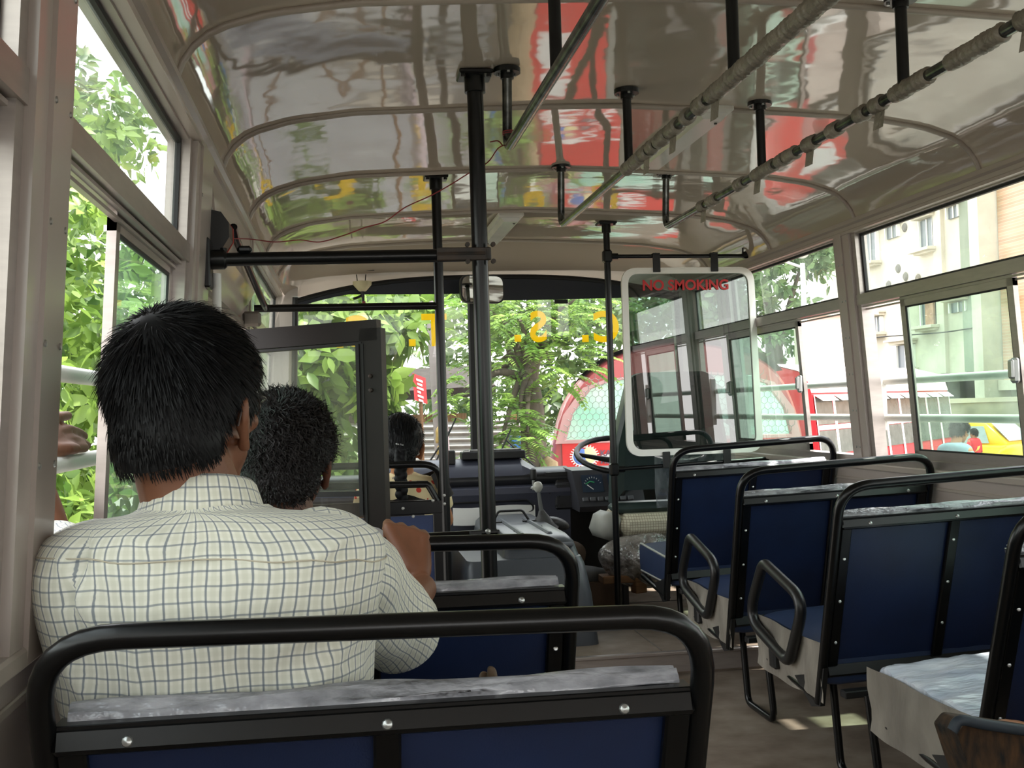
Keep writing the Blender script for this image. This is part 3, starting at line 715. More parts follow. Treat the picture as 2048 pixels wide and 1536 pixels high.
# ceiling grab bars
CHROME = pm('worn_steel_tube', S(120, 122, 118), .22, metal=.85, var=.5, vscale=30, col2=S(40, 42, 42))
def grab(label, x, z, y_end, hangers, mat, wraps, group='ceiling grab bars'):
    t = thing('ceiling_grab_bar', label, 'grab bar', (x, y_end, z), group)
    q = MB(); zt = zceil(x)
    pth = fillet([(x, y_end, zt), (x, y_end+.03, z), (x, -1.2, z)], .045, 7); q.tube(pth, .0125, 14); build('rail', q, mat, t, 60)
    for y in hangers:
        q = MB(); q.cyl((x, y, z), (x, y, zt), .0125, 12); build('hanger', q, BLACK, t, 40)
    for y in hangers + [y_end]:
        q = MB(); q.lathe([(.034, -.008), (.034, .004)], (x, y, zt), (0, 0, 1), 20); q.lathe([(.017, -.022), (.017, 0)], (x, y, zt), (0, 0, 1), 14); build('flange', q, BLACK, t, 30)
        q = MB()
        for a in range(3): q.lathe([(.004, -.004), (.004, 0)], (x+.025*math.cos(a*2.1+.5), y+.025*math.sin(a*2.1+.5), zt-.008), (0, 0, 1), 8)
        build_each('screw', q, STEEL, t, 30)
    if wraps:
        k = MB()
        for (a, b) in wraps:
            n = max(6, int((b-a)/.006)); path = [(x, a+(b-a)*i/n, z) for i in range(n+1)]
            rr = [.0158+.0028*abs(math.sin(i*.9+a*7))+.0016*math.sin(i*2.3) for i in range(n+1)]
            k.tube(path, rr, 14)
        for (a, b) in wraps[::3]:
            G = [[(x+.004*math.sin(j), b-.02*j+.004*i, z-.016-.012*i) for j in range(3)] for i in range(4)]; k.grid(G)
        build_each('plastic_wrap', k, pm('dusty_plastic_wrap', S(148, 140, 128), .36, var=.35, vscale=22, bump=.5, bscale=60, bdist=.01, spec=.7) if 'dusty_plastic_wrap' not in bpy.data.materials else bpy.data.materials['dusty_plastic_wrap'], t, 180)
    return t
grab('bare ceiling grab bar with a red wire on its end, leftmost of three', -.372, 1.722, 2.70, [2.08, 1.0], CHROME, None)
grab('middle ceiling grab bar half wrapped in dusty plastic, beside the long ceiling lamp', -.012, 1.716, 3.82, [2.90, 2.08, 1.0], CHROME,
     [(0.2, 2.22), (2.25, 2.31), (2.37, 2.40), (2.45, 2.52), (2.54, 2.62), (2.64, 2.68), (2.71, 2.75), (2.77, 2.93)])
grab('right hand ceiling grab bar with torn plastic wraps, nearest the right windows', .392, 1.718, 3.88, [2.96, 2.16, 1.0], CHROME,
     [(.3, 1.75), (1.8, 1.98), (2.06, 2.20), (2.25, 2.29), (2.33, 2.37), (2.47, 2.52), (2.60, 2.66), (2.72, 2.78), (2.80, 2.84), (2.87, 3.02), (3.10, 3.16), (3.34, 3.42), (3.46, 3.50)])
# red wire
q = MB()
wp = [AX(432, 478, -1.085)] + [np.array(p) for p in ((-1.075, 2.75, 1.49), (-1.085, 3.25, 1.622))]
wpt = [AY(405, 482, 2.78), AY(440, 478, 2.9), AY(497, 478, 3.05), AY(550, 484, 3.05), AY(600, 480, 3.05), AY(640, 484, 3.04), AY(690, 470, 3.0), AY(730, 455, 2.98), AY(770, 443, 2.95), AY(810, 415, 2.92), AY(860, 392, 2.87), AY(900, 370, 2.83), AY(940, 345, 2.79), AY(975, 325, 2.75), AY(995, 298, 2.72), AY(1008, 290, 2.705)]
q.tube(spline(wpt, 6), .0016, 6); q.tube(spline([AY(1006, 292, 2.70), AY(996, 282, 2.69), AY(980, 284, 2.68)], 5), .0016, 6)
q.tube([(-.372+.0145*math.cos(a), 2.704+.0145*math.sin(a), 1.752+.0008*a) for a in np.linspace(0, 14, 50)], .0016, 6)
o = build('red_wire', q, pm('red_wire_insulation', S(130, 34, 40), .5), None, 180, at=(-.8, 2.9, 1.5)); tag(o, 'thin red wire strung from the bare grab bar to the left roof edge', 'wire')
# ceiling lamps
def lamp(label, x, y0, y1, z, w=.10):
    t = thing('ceiling_lamp', label, 'lamp', (x, (y0+y1)/2, z), 'oblong ceiling lamps')
    q = MB(); q.box((x, (y0+y1)/2, z-.012), (w+.03, y1-y0, .022), None, .006); build('base', q, pm('lamp_white', S(214, 212, 206), .35, var=.06) if 'lamp_white' not in bpy.data.materials else bpy.data.materials['lamp_white'], t, 30)
    q = MB(); pr = [(-w/2, -.022), (-w/2+.012, -.042), (w/2-.012, -.042), (w/2, -.022)]
    q.prism([(x+a, y0+.02, z+b) for a, b in pr], (0, y1-y0-.04, 0)); build('diffuser', q, pm('milky_diffuser', S(222, 222, 218), .2, var=.08, vscale=12, spec=.7) if 'milky_diffuser' not in bpy.data.materials else bpy.data.materials['milky_diffuser'], t, 20)
    q = MB(); q.lathe([(.005, -.003), (.005, 0)], (x+.02, y0+.02+.04, z-.043), (0, 0, 1), 8); q.lathe([(.005, -.003), (.005, 0)], (x-.02, y1-.06, z-.043), (0, 0, 1), 8); build_each('screw', q, BLACKM, t)
    return t
lamp('long white ceiling lamp between the middle and right grab bars', .275, 3.00, 3.70, 1.924, .085)
lamp('white ceiling lamp near the windscreen, right of the thick pole', -.055, 4.72, 5.42, 1.926, .085)
# little lamp holder at the front of the roof
lh = thing('lamp_holder', 'small pale lamp holder dangling under the front of the ceiling, left of the poles', 'lamp holder', (-.685, 5.86, 1.75))
q = MB(); q.lathe([(.0, -.055), (.02, -.05), (.048, -.018), (.05, 0)], (-.685, 5.86, 1.762), (0, 0, 1), 20); build('dome', q, pm('yellowed_plastic', S(206, 196, 160), .45), lh, 40)
q = MB(); q.tube([(-.76, 5.86, 1.818), (-.62, 5.86, 1.822)], .003, 6); q.tube([(-.715, 5.86, 1.80), (-.71, 5.86, 1.76)], .003, 6); q.tube([(-.665, 5.86, 1.80), (-.67, 5.86, 1.76)], .003, 6); build('bracket', q, BLACKM, lh)
q = MB(); q.cyl((-.685, 5.86, 1.71), (-.682, 5.86, 1.655), .011, 10, .007); q.tube([(-.685, 5.86, 1.69), (-.72, 5.86, 1.675), (-.735, 5.86, 1.672)], .007, 8); build('socket', q, BLACKM, lh, 40)
q = MB(); q.lathe([(.009, -.015), (.009, .008)], (-.68, 5.86, 1.65), (0, 0, 1), 8); build('red_terminal', q, pm('red_plastic', S(120, 30, 36), .4), lh, 40)
# speaker box on the left pillar
sp = thing('speaker_box', 'black eight sided speaker box high on the left door pillar', 'speaker', (-1.085, 2.79, 1.50))
q = MB(); oc = fillet([(-1.105, 2.78, 1.56), (-1.045, 2.78, 1.53), (-1.045, 2.78, 1.475), (-1.105, 2.78, 1.44)], .012, 3, True); oc = [(-1.108, 2.76, 1.578), (-1.082, 2.76, 1.572), (-1.064, 2.76, 1.545), (-1.064, 2.76, 1.51), (-1.084, 2.76, 1.478), (-1.108, 2.76, 1.472)]
q.prism(oc, (0, .09, 0)); build('case', q, BLACKM, sp, 30)
q = MB(); q.prism([(x+.002, 2.85, z) for x, _, z in oc], (0, .008, 0)); build('red_rim', q, pm('red_rim_plastic', S(176, 40, 30), .4), sp, 30)
# ------------------------------------------------------------------ NO SMOKING screen behind the driver
ns = thing('no_smoking_screen', 'dark tinted glass screen in a white rounded frame reading NO SMOKING in red', 'screen', (.80, 4.95, .8))
out = fillet([(.487, 4.95, .828), (1.145, 4.95, .828), (1.128, 4.95, 1.700), (.487, 4.95, 1.702)], .075, 8, True)
inn = fillet([(.517, 4.95, .858), (1.114, 4.95, .858), (1.098, 4.95, 1.672), (.517, 4.95, 1.674)], .052, 8, True)
q = MB(); q.grid([[np.array(p)+(0, d, 0) for p in ring] for ring, d in ((out, -.010), (inn, -.010), (inn, .010), (out, .010), (out, -.010))], wrap=True); build('frame', q, pm('pale_rubber_frame', S(244, 242, 236), .45, var=.05), ns, 30)
q = MB(); q.f.append(tuple(range(len(inn)))); q.v.append(np.array(inn)); q.n = len(inn); build('glass_pane', q, G_TINT, ns, 0)
q = MB(); put_text(q, 'NO SMOKING', .066, .001, (.795, 4.944, 1.597), (1, 0, -.004), (0, 0, 1), .0018); build('lettering', q, REDL, ns, 20)
ra = thing('screen_rail', 'thin black rail from the driver pole to the wall above the no smoking screen', 'rail', (.8, 4.95, 1.755))
q = MB(); q.cyl((P3[0], 4.95, 1.757), (1.10, 4.95, 1.753), .0095, 12); build('tube', q, BLACK, ra, 40)
q = MB(); q.box((P3[0], 4.95, 1.757), (.042, .042, .06), None, .008); q.lathe([(.015, 0), (.015, .03)], (P3[0]+.02, 4.95, 1.757), (1, 0, 0), 12); q.box((1.093, 4.95, 1.757), (.03, .03, .03), None, .006); q.tube([(1.08, 4.95, 1.757), (1.078, 4.94, 1.79)], .004, 6); build('joint', q, BLACK, ra, 30)
for x in (.655, .935):
    q = MB(); q.box((x, 4.936, 1.722), (.036, .006, .085), None, .002); q.tube([(x, 4.95+.014*math.cos(a), 1.756+.014*math.sin(a)) for a in np.linspace(3.4, -.6, 9)], .003, 6); q.box((x, 4.945, 1.766), (.036, .028, .006), None, .002); build('strap', q, BLACKM, ra, 30)
rb = thing('screen_rail', 'thin black rail from the driver pole to the wall below the no smoking screen', 'rail', (.8, 4.95, .785))
q = MB(); q.cyl((P3[0], 4.95, .772), (1.17, 4.95, .795), .0095, 12); build('tube', q, BLACK, rb, 40)
q = MB(); q.box((P3[0], 4.95, .772), (.042, .042, .06), None, .008); q.lathe([(.015, 0), (.015, .03)], (P3[0]+.02, 4.95, .772), (1, 0, 0), 12); build('joint', q, BLACK, rb, 30)
for x in (.672, .965):
    q = MB(); q.box((x, 4.936, .808), (.036, .006, .075), None, .002); q.box((x, 4.944, .772), (.036, .028, .006), None, .002); build('strap', q, BLACKM, rb, 30)
# guard rails outside the windows
def rails(s, label):
    t = thing('guard_rail', label, 'guard rail', (s*1.27, 1.5, 1.07))
    for z in ((1.150, 1.000) if s < 0 else (1.128, .988)):
        q = MB(); a, b = (-2.5, 2.62) if s < 0 else (-2.5, 5.6)
        q.cyl((s*1.262, a, z), (s*1.262, b, z+(.0 if s < 0 else 0)), .0145, 14); build('tube', q, pm('white_painted_tube', S(214, 216, 210), .35, var=.08) if 'white_painted_tube' not in bpy.data.materials else bpy.data.materials['white_painted_tube'], t, 40)
    for y in ((1.34, -.1) if s < 0 else (3.97, 2.64, 1.3, 5.36)):
        q = MB(); q.box((s*1.248, y, 1.07), (.028, .03, .26), None, .003); build('bracket', q, WHITE, t, 30)
rails(-1, 'white double guard rail outside the left windows under the man\'s hand'); rails(1, 'white double guard rail outside the right windows')
# ------------------------------------------------------------------ dashboard, engine cover, driver's place
db = thing('dashboard', 'navy grey dashboard with a black ledge under the windscreen', 'dashboard', (.0, 5.8, .4))
q = MB(); xs = np.linspace(-.62, .36, 20)
def dash_sec(x):
    h = .012*math.sin(x*3)
    return [(x, 5.99, .735), (x, 5.86, .745+h*.3), (x, 5.74, .738), (x, 5.705, .715), (x, 5.70, .69), (x, 5.715, .665)]
q.grid([dash_sec(x) for x in np.linspace(-1.02, .38, 24)]); build('top_ledge', q, DASHB, db, 50)
q = MB()
q.grid([[(x, 5.715, .665), (x, 5.665, .655), (x, 5.65, .625), (x, 5.67, .58), (x, 5.675, .45), (x, 5.70, .09)] for x in np.linspace(-1.02, .36, 20)]); build('front_panel', q, DASH, db, 45)
q = MB(); q.tube(fillet([(-.5, 5.655, .588), (.13, 5.655, .588), (.16, 5.655, .56), (.16, 5.657, .535), (.11, 5.66, .52)], .025, 4), .006, 6)
for x, z in ((.30, .60), (.28, .555), (.31, .555), (.25, .62)): q.lathe([(.006, 0), (.004, .003), (0, .003)], (x, 5.655, z), (0, -1, 0), 8)
build('panel_groove', q, DASHB, db)
q = MB(); q.grid([[(x, y, z) for (y, z) in ((5.98, .735), (5.93, .80), (5.84, .805), (5.74, .765), (5.705, .715))] for x in np.linspace(-.62, .12, 10)]); q.add([(.12, 5.98, .735), (.12, 5.93, .80), (.12, 5.84, .805), (.12, 5.74, .765), (.12, 5.705, .715), (.24, 5.96, .735), (.22, 5.72, .715)], [(0, 1, 5), (1, 2, 3, 6, 5), (3, 4, 6)]); build('hump', q, DASH, db, 40)
q = MB(); q.box((.36, 5.72, .66), (.14, .07, .05), None, .01); q.box((.33, 5.68, .60), (.10, .04, .14), None, .01); build_each('side_bracket', q, DASHB, db, 30)
q = MB(); q.box((.66, 5.90, .40), (.84, .02, .60)); q.box((.66, 5.80, .715), (.84, .20, .02)); build_each('footwell_shade_panel', q, BLACKM, db, 30)  # black panels added so the footwell reads as deep shade
bx = thing('destination_box', 'black box with a worn lid lying on the dashboard behind the thick pole', 'box', (-.05, 5.86, .805))
q = MB(); q.box((-.02, 5.84, .823), (.34, .12, .042), None, .005); build('case', q, BLACKM, bx, 30)
q = MB(); q.box((-.02, 5.85, .847), (.30, .11, .010), None, .003); build('lid', q, pm('worn_grey_lid', S(112, 108, 106), .5, var=.5, vscale=30, col2=S(40, 40, 42)), bx, 30)
q = MB(); q.box((-.165, 5.795, .845), (.035, .02, .022), None, .004); build('latch', q, STEEL, bx, 30)
bx2 = thing('black_block', 'small black block standing on the dashboard left of the thick pole', 'block', (-.25, 5.84, .8))
q = MB(); q.box((-.255, 5.80, .818), (.058, .06, .075), None, .006); build('block', q, BLACKM, bx2, 30)
pg = MB(); pg.grid([[(x, 5.648-.006*math.sin(i*.5), z-.004*math.sin(i*.8)) for i, x in enumerate(np.linspace(-.26, .17, 10))] for z in (.475, .565)])
o = build('white_notice', pg, PAPER, None, 180, at=(-.05, 5.65, .5)); tag(o, 'white paper sheets stuck along the lower front of the dashboard', 'paper')
# instrument cluster on its own pod
ic = thing('instrument_cluster', 'dark instrument pod with two dials under the steering wheel', 'instrument panel', (.47, 5.62, .6))
q = MB(); q.add([(.36, 5.60, .735), (.72, 5.60, .735), (.72, 5.50, .555), (.375, 5.50, .555), (.35, 5.78, .745), (.74, 5.78, .745), (.74, 5.78, .54), (.36, 5.78, .54), (.38, 5.535, .525), (.71, 5.535, .525)],
      [(0,3,2,1), (0,1,5,4), (4,7,3,0), (1,2,6,5), (3,8,9,2), (8,7,6,9), (3,7,8), (2,9,6), (4,5,6,7)]); build('housing', q, pm('dark_pod_plastic', S(58, 58, 64), .45, var=.1), ic, 25)
def pod(u, v, o=.004):                                   # u 0..1 across, v 0..1 down the sloping face
    return np.array([.375+.33*u, 5.60-.10*v-o, .735-.18*v+o*.5])
q = MB()
for u0, u1 in ((.08, .42), (.50, .86)): q.add([pod(u0, .14), pod(u1, .14), pod(u1, .62), pod(u0, .62)], [(0, 3, 2, 1)])
build_each('dial_window', q, pm('dial_face', S(46, 58, 76), .12, spec=.8), ic, 0)
q = MB(); q2 = MB()
for u0, u1, g in ((.08, .42, 1), (.50, .86, 0)):
    for k in range(9):
        a = math.pi*(.15+.7*k/8); cu, cv = (u0+u1)/2, .50
        p = [pod(cu-math.cos(a)*.13, cv-math.sin(a)*.26, .006), pod(cu-math.cos(a)*.15, cv-math.sin(a)*.30, .006)]; q.tube(p, .0012, 5)
    (q2 if g else q).tube([pod(u0+.06, .40, .006), pod(u0+.13, .33, .006), pod(u0+.2, .36, .006)], .003, 5)
    q.tube([pod((u0+u1)/2, .55, .006), pod((u0+u1)/2-.09, .42, .006)], .0022, 5)
build('scale_marks', q, PAPER, ic); build('green_marks', q2, pm('green_print', S(60, 170, 110), .5), ic)
q = MB()
for k in range(7):
    p = pod(.10+.12*k, .82, .006); q.box(p, (.030, .012, .022), (R(-30), 0, 0), .003)
build_each('switch', q, pm('switch_grey', S(84, 86, 92), .4), ic, 30)
# steering wheel
sw = thing('steering_wheel', 'black steering wheel half hidden behind the thin pole', 'steering wheel', (.60, 5.46, .81))
c0 = np.array([.600, 5.47, .815]); ax = np.array([0, -.34, .94]); ax /= np.linalg.norm(ax); e1 = np.array([1., 0, 0]); e2 = np.cross(ax, e1); rr = .235
q = MB(); pth = [c0+rr*(math.cos(a)*e1+math.sin(a)*e2) for a in np.linspace(0, 2*math.pi, 49)[:-1]]
q.tube(pth, [.0135+.0018*(k % 2) for k in range(48)], 10, closed=True); build('rim', q, pm('black_wheel_plastic', S(14, 14, 15), .45, spec=.3), sw, 180)
q = MB()
for a in (math.pi*.97, -.1, math.pi*1.5):
    d = math.cos(a)*e1+math.sin(a)*e2; q.tube([c0-ax*.035+d*.03, c0-ax*.02+d*.12, c0+d*.228], [.016, .013, .010], 8)
build_each('spoke', q, BLACKM, sw, 60)
q = MB(); q.lathe([(.05, -.04), (.055, -.01), (.04, .01), (0, .015)], c0-ax*.02, ax, 20); build('hub', q, BLACKM, sw, 50)
q = MB(); q.cyl(c0-ax*.05, c0-ax*.62, .028, 12); build('column', q, BLACKM, sw)
# gear lever
gl = thing('gear_lever', 'grey gear lever with a pale round knob and leather boot on the engine cover', 'gear lever', (.13, 5.2, .5))
q = MB(); q.lathe([(0, .024), (.014, .021), (.023, .008), (.024, -.004), (.016, -.020), (.009, -.028)], (.109, 5.2, .690), (0, 0, 1), 20); build('knob', q, pm('pale_knob', S(176, 176, 168), .3, spec=.6), gl, 60)
q = MB(); q.tube([(.110, 5.2, .672), (.120, 5.2, .59), (.128, 5.2, .53)], [.008, .010, .012], 10); build('stick', q, pm('grey_stick', S(96, 98, 96), .4), gl, 60)
q = MB(); q.tube([(.122, 5.2, .575), (.128, 5.2, .55), (.13, 5.21, .525), (.135, 5.22, .49)], [.013, .026, .045, .075], 14); q.ell((.20, 5.25, .505), (.075, .05, .03), (0, .3, .4)); build('boot', q, pm('leather_boot', S(66, 64, 64), .5, var=.3, bump=.3, bscale=25), gl, 60)
hb = thing('handbrake_lever', 'short black hand lever standing on the dashboard right of the gear knob', 'lever', (.168, 5.65, .64))
q = MB(); q.cyl((.165, 5.65, .64), (.165, 5.65, .70), .008, 10); q.lathe([(.018, -.008), (.018, 0), (.010, .006)], (.165, 5.65, .655), (0, 0, 1), 14); build('stem', q, STEEL, hb, 30)
q = MB(); q.lathe([(.011, 0), (.017, .006), (.018, .03), (.016, .055), (.006, .062), (0, .063)], (.165, 5.65, .692), (0, 0, 1), 16); build('knob', q, BLACKM, hb, 40)
# engine cover
ec = thing('engine_cover', 'dark grey moulded engine cover beside the driver, ribbed top', 'engine cover', (-.06, 4.9, .09))
def ec_ring(z, x0, x1, y0, y1, r): return [(a, b, z) for a, b, _ in fillet([(x0, y0, 0), (x1, y0, 0), (x1, y1, 0), (x0, y1, 0)], r, 5, True)]
q = MB(); rings = [ec_ring(.09, -.34, .215, 4.42, 5.66, .05), ec_ring(.30, -.335, .195, 4.44, 5.66, .05), ec_ring(.42, -.325, .175, 4.47, 5.66, .05), ec_ring(.445, -.315, .165, 4.49, 5.66, .05)]
q.grid(rings, wrap=True); q.f.append(tuple(range(3*len(rings[0]), 4*len(rings[0])))); build('lower_body', q, FRP, ec, 35)
q = MB(); rings = [ec_ring(.44, -.16, .165, 4.52, 5.66, .05), ec_ring(.50, -.15, .150, 4.56, 5.64, .05), ec_ring(.525, -.13, .13, 4.62, 5.60, .05)]
q.grid(rings, wrap=True); q.f.append(tuple(range(2*len(rings[0]), 3*len(rings[0])))); build('upper_body', q, FRP, ec, 35)
q = MB()
for x in (-.06, .06): q.box((x, 5.0, .527), (.022, .7, .016), None, .006)
for z in (.49,): q.box((.0, 4.548, z), (.28, .02, .02), (R(-20), 0, 0), .006)
q.box((.155, 4.49, .27), (.008, .008, .30), None, .002); build_each('rib', q, pm('grey_moulded_edge', S(96, 100, 106), .35), ec, 30)
q = MB(); q.tube(fillet([(-.115, 5.20, .525), (-.085, 5.20, .58), (.03, 5.20, .58), (.065, 5.20, .525)], .02, 4), .006, 8); q.box((-.10, 5.2, .528), (.06, .02, .008)); q.box((.06, 5.2, .528), (.06, .02, .008)); build('handle', q, BLACKM, ec, 40)
q = MB()
for x, y in ((.07, 4.7), (.075, 4.95), (-.07, 4.8)): q.lathe([(.007, 0), (.005, .003), (0, .003)], (x, y, .527), (0, 0, 1), 8)
build_each('screw', q, BLACKM, ec)
# driver seat
ds = thing('driver_seat', 'dark green driver seat with clear film over its back, behind the tinted screen', 'driver seat', (.74, 5.3, .09))
q = MB(); prof = [(.455, .70), (.465, .86), (.49, 1.02), (.53, 1.13), (.58, 1.195), (.66, 1.215), (.86, 1.215), (.94, 1.195), (.99, 1.12), (1.01, 1.0), (1.02, .86), (1.02, .70)]
G = []
for t_, dy in ((0, .0), (.25, .045), (.75, .045), (1, 0)):
    pass
f_ = fillet([(x, 0, z) for x, z in [(.452, .60), (.462, .88), (.545, 1.20), (.60, 1.218), (.90, 1.218), (.96, 1.19), (1.02, .88), (1.03, .60)]], [0, .15, .05, .05, .05, .05, .15, 0], 5)
cen = np.array([.74, 0, .90]); rings = []
for y, k in ((5.115, .80), (5.10, .93), (5.115, 1.0), (5.20, 1.0), (5.235, .94), (5.24, .8)):
    rings.append([cen+(np.array(p)-cen)*k+np.array([0, y+(p[2]-.6)*-.10, 0]) for p in f_])
q.grid(rings); n_ = len(f_); q.f.append(tuple(range(n_))); q.f.append(tuple(5*n_+k for k in range(n_))[::-1]); build('backrest', q, GREENSEAT, ds, 50)
q = MB(); q.box((.74, 5.18, .575), (.57, .13, .05), None, .02); build('hem', q, GREENSEAT, ds, 40)
q = MB(); q.box((.74, 5.26, .495), (.52, .44, .11), None, .035); build('seat_base_pad', q, pm('check_seat_cloth', S(206, 200, 178), .7, var=.2, vscale=60), ds, 40)
ck = bpy.data.materials['check_seat_cloth']; nt = ck.node_tree
bk = nt.nodes.new('ShaderNodeTexBrick'); bk.offset = 0; bk.inputs['Scale'].default_value = 40; bk.inputs['Mortar Size'].default_value = .045; bk.inputs['Brick Width'].default_value = .5; bk.inputs['Row Height'].default_value = .5
bk.inputs['Color1'].default_value = S(214, 208, 184)+(1,); bk.inputs['Color2'].default_value = S(206, 200, 176)+(1,); bk.inputs['Mortar'].default_value = S(150, 140, 118)+(1,)
tcn = nt.nodes.new('ShaderNodeTexCoord'); mpn = nt.nodes.new('ShaderNodeMapping'); mpn.inputs['Rotation'].default_value = (R(90), 0, 0)
nt.links.new(tcn.outputs['Object'], mpn.inputs[0]); nt.links.new(mpn.outputs[0], bk.inputs['Vector']); nt.links.new(bk.outputs['Color'], nt.nodes['Principled BSDF'].inputs['Base Color'])
q = MB(); G = []
for i in range(16):
    v = i/15; row = []
    for k in range(22):
        u = k/21; x = .66+.40*u; z = 1.19-.62*v; j = vnoise(np.array([x, v, 0]), 14, 6)
        row.append((x+.02*j*v, 5.072+.002*i+.016*j-.03*v*0, z - .10*(u-.5)**2*4*(v < .3)))
    G.append(row)
q.grid(G); build('loose_film', q, FILMC, ds, 180)
q = MB(); q.box((.425, 5.16, .495), (.10, .20, .13), (0, .35, .15), .03); build('side_bolster', q, GREYVINYL, ds, 60)
pb = thing('plastic_bag', 'crumpled clear plastic bag hanging under the driver seat', 'plastic bag', (.50, 5.05, .3))
q = MB(); q.ell((.58, 5.06, .335), (.22, .09, .13), (0, .12, 0), 40, 24); v = q.verts(); v[:, 1] += .022*vnoise(v, 18, 3); v[:, 0] += .02*vnoise(v, 15, 4); v[:, 2] += .02*vnoise(v, 17, 5); q.v = [v]
build('bag', q, pm('crumpled_clear_bag', S(168, 162, 156), .06, var=.5, vscale=16, bump=1.0, bscale=16, bdist=.05, spec=1.0, coat=.8, col2=S(76, 70, 66)), pb, 180)
sb = thing('seat_pedestal', 'dark iron pedestal with wooden blocks under the driver seat', 'pedestal', (.62, 5.08, .09))
q = MB()
for x in (.50, .86): q.box((x, 5.12, .17), (.03, .04, .17), None, .004)
q.box((.68, 5.12, .255), (.42, .10, .02), None, .003); build('iron_frame', q, BLACKM, sb, 30)
q = MB(); q.box((.45, 5.06, .255), (.16, .10, .035), None, .003); q.box((.545, 5.03, .225), (.06, .05, .075), (0, 0, .3), .003); build_each('wood_block', q, WOOD, sb, 30)
wb_ = thing('wooden_board', 'brown wooden board across the floor beside the engine cover', 'board', (.38, 5.2, .09))
q = MB(); q.box((.36, 5.28, .15), (.30, .03, .12), None, .003); build('board', q, pm('brown_board', S(104, 84, 66), .65, var=.3, vscale=12), wb_, 30)
cl_ = thing('folded_cloth', 'grey folded cloth lying on the floor beside the engine cover', 'cloth', (.36, 5.36, .24))
q = MB(); q.ell((.36, 5.36, .225), (.13, .10, .055), (0, 0, .2), 24, 14); v = q.verts(); v[:, 2] += .012*vnoise(v, 20, 2); q.v = [v]; build('cloth', q, pm('grey_rag', S(104, 106, 108), .8, var=.3), cl_, 180)
pd = thing('stone_lump', 'round brown stone under the steering column', 'stone', (.30, 5.5, .3))
q = MB(); q.ell((.31, 5.45, .32), (.075, .06, .075)); v = q.verts(); v += .008*vnoise(v, 22, 2)[:, None]; q.v = [v]; build('stone', q, pm('brown_stone', S(112, 96, 84), .8, var=.3), pd, 180)
tb = thing('metal_box', 'small bright metal box on the platform in front of the thin pole', 'box', (.30, 4.85, .09))
q = MB(); q.box((.300, 4.84, .125), (.12, .10, .07), None, .004); build('case', q, ALU, tb, 30)
q = MB(); q.box((.34, 4.79, .163), (.03, .02, .01)); q.tube([(.27, 4.79, .15), (.28, 4.77, .155), (.29, 4.79, .15)], .004, 6); build('latch', q, BLACKM, tb, 30)
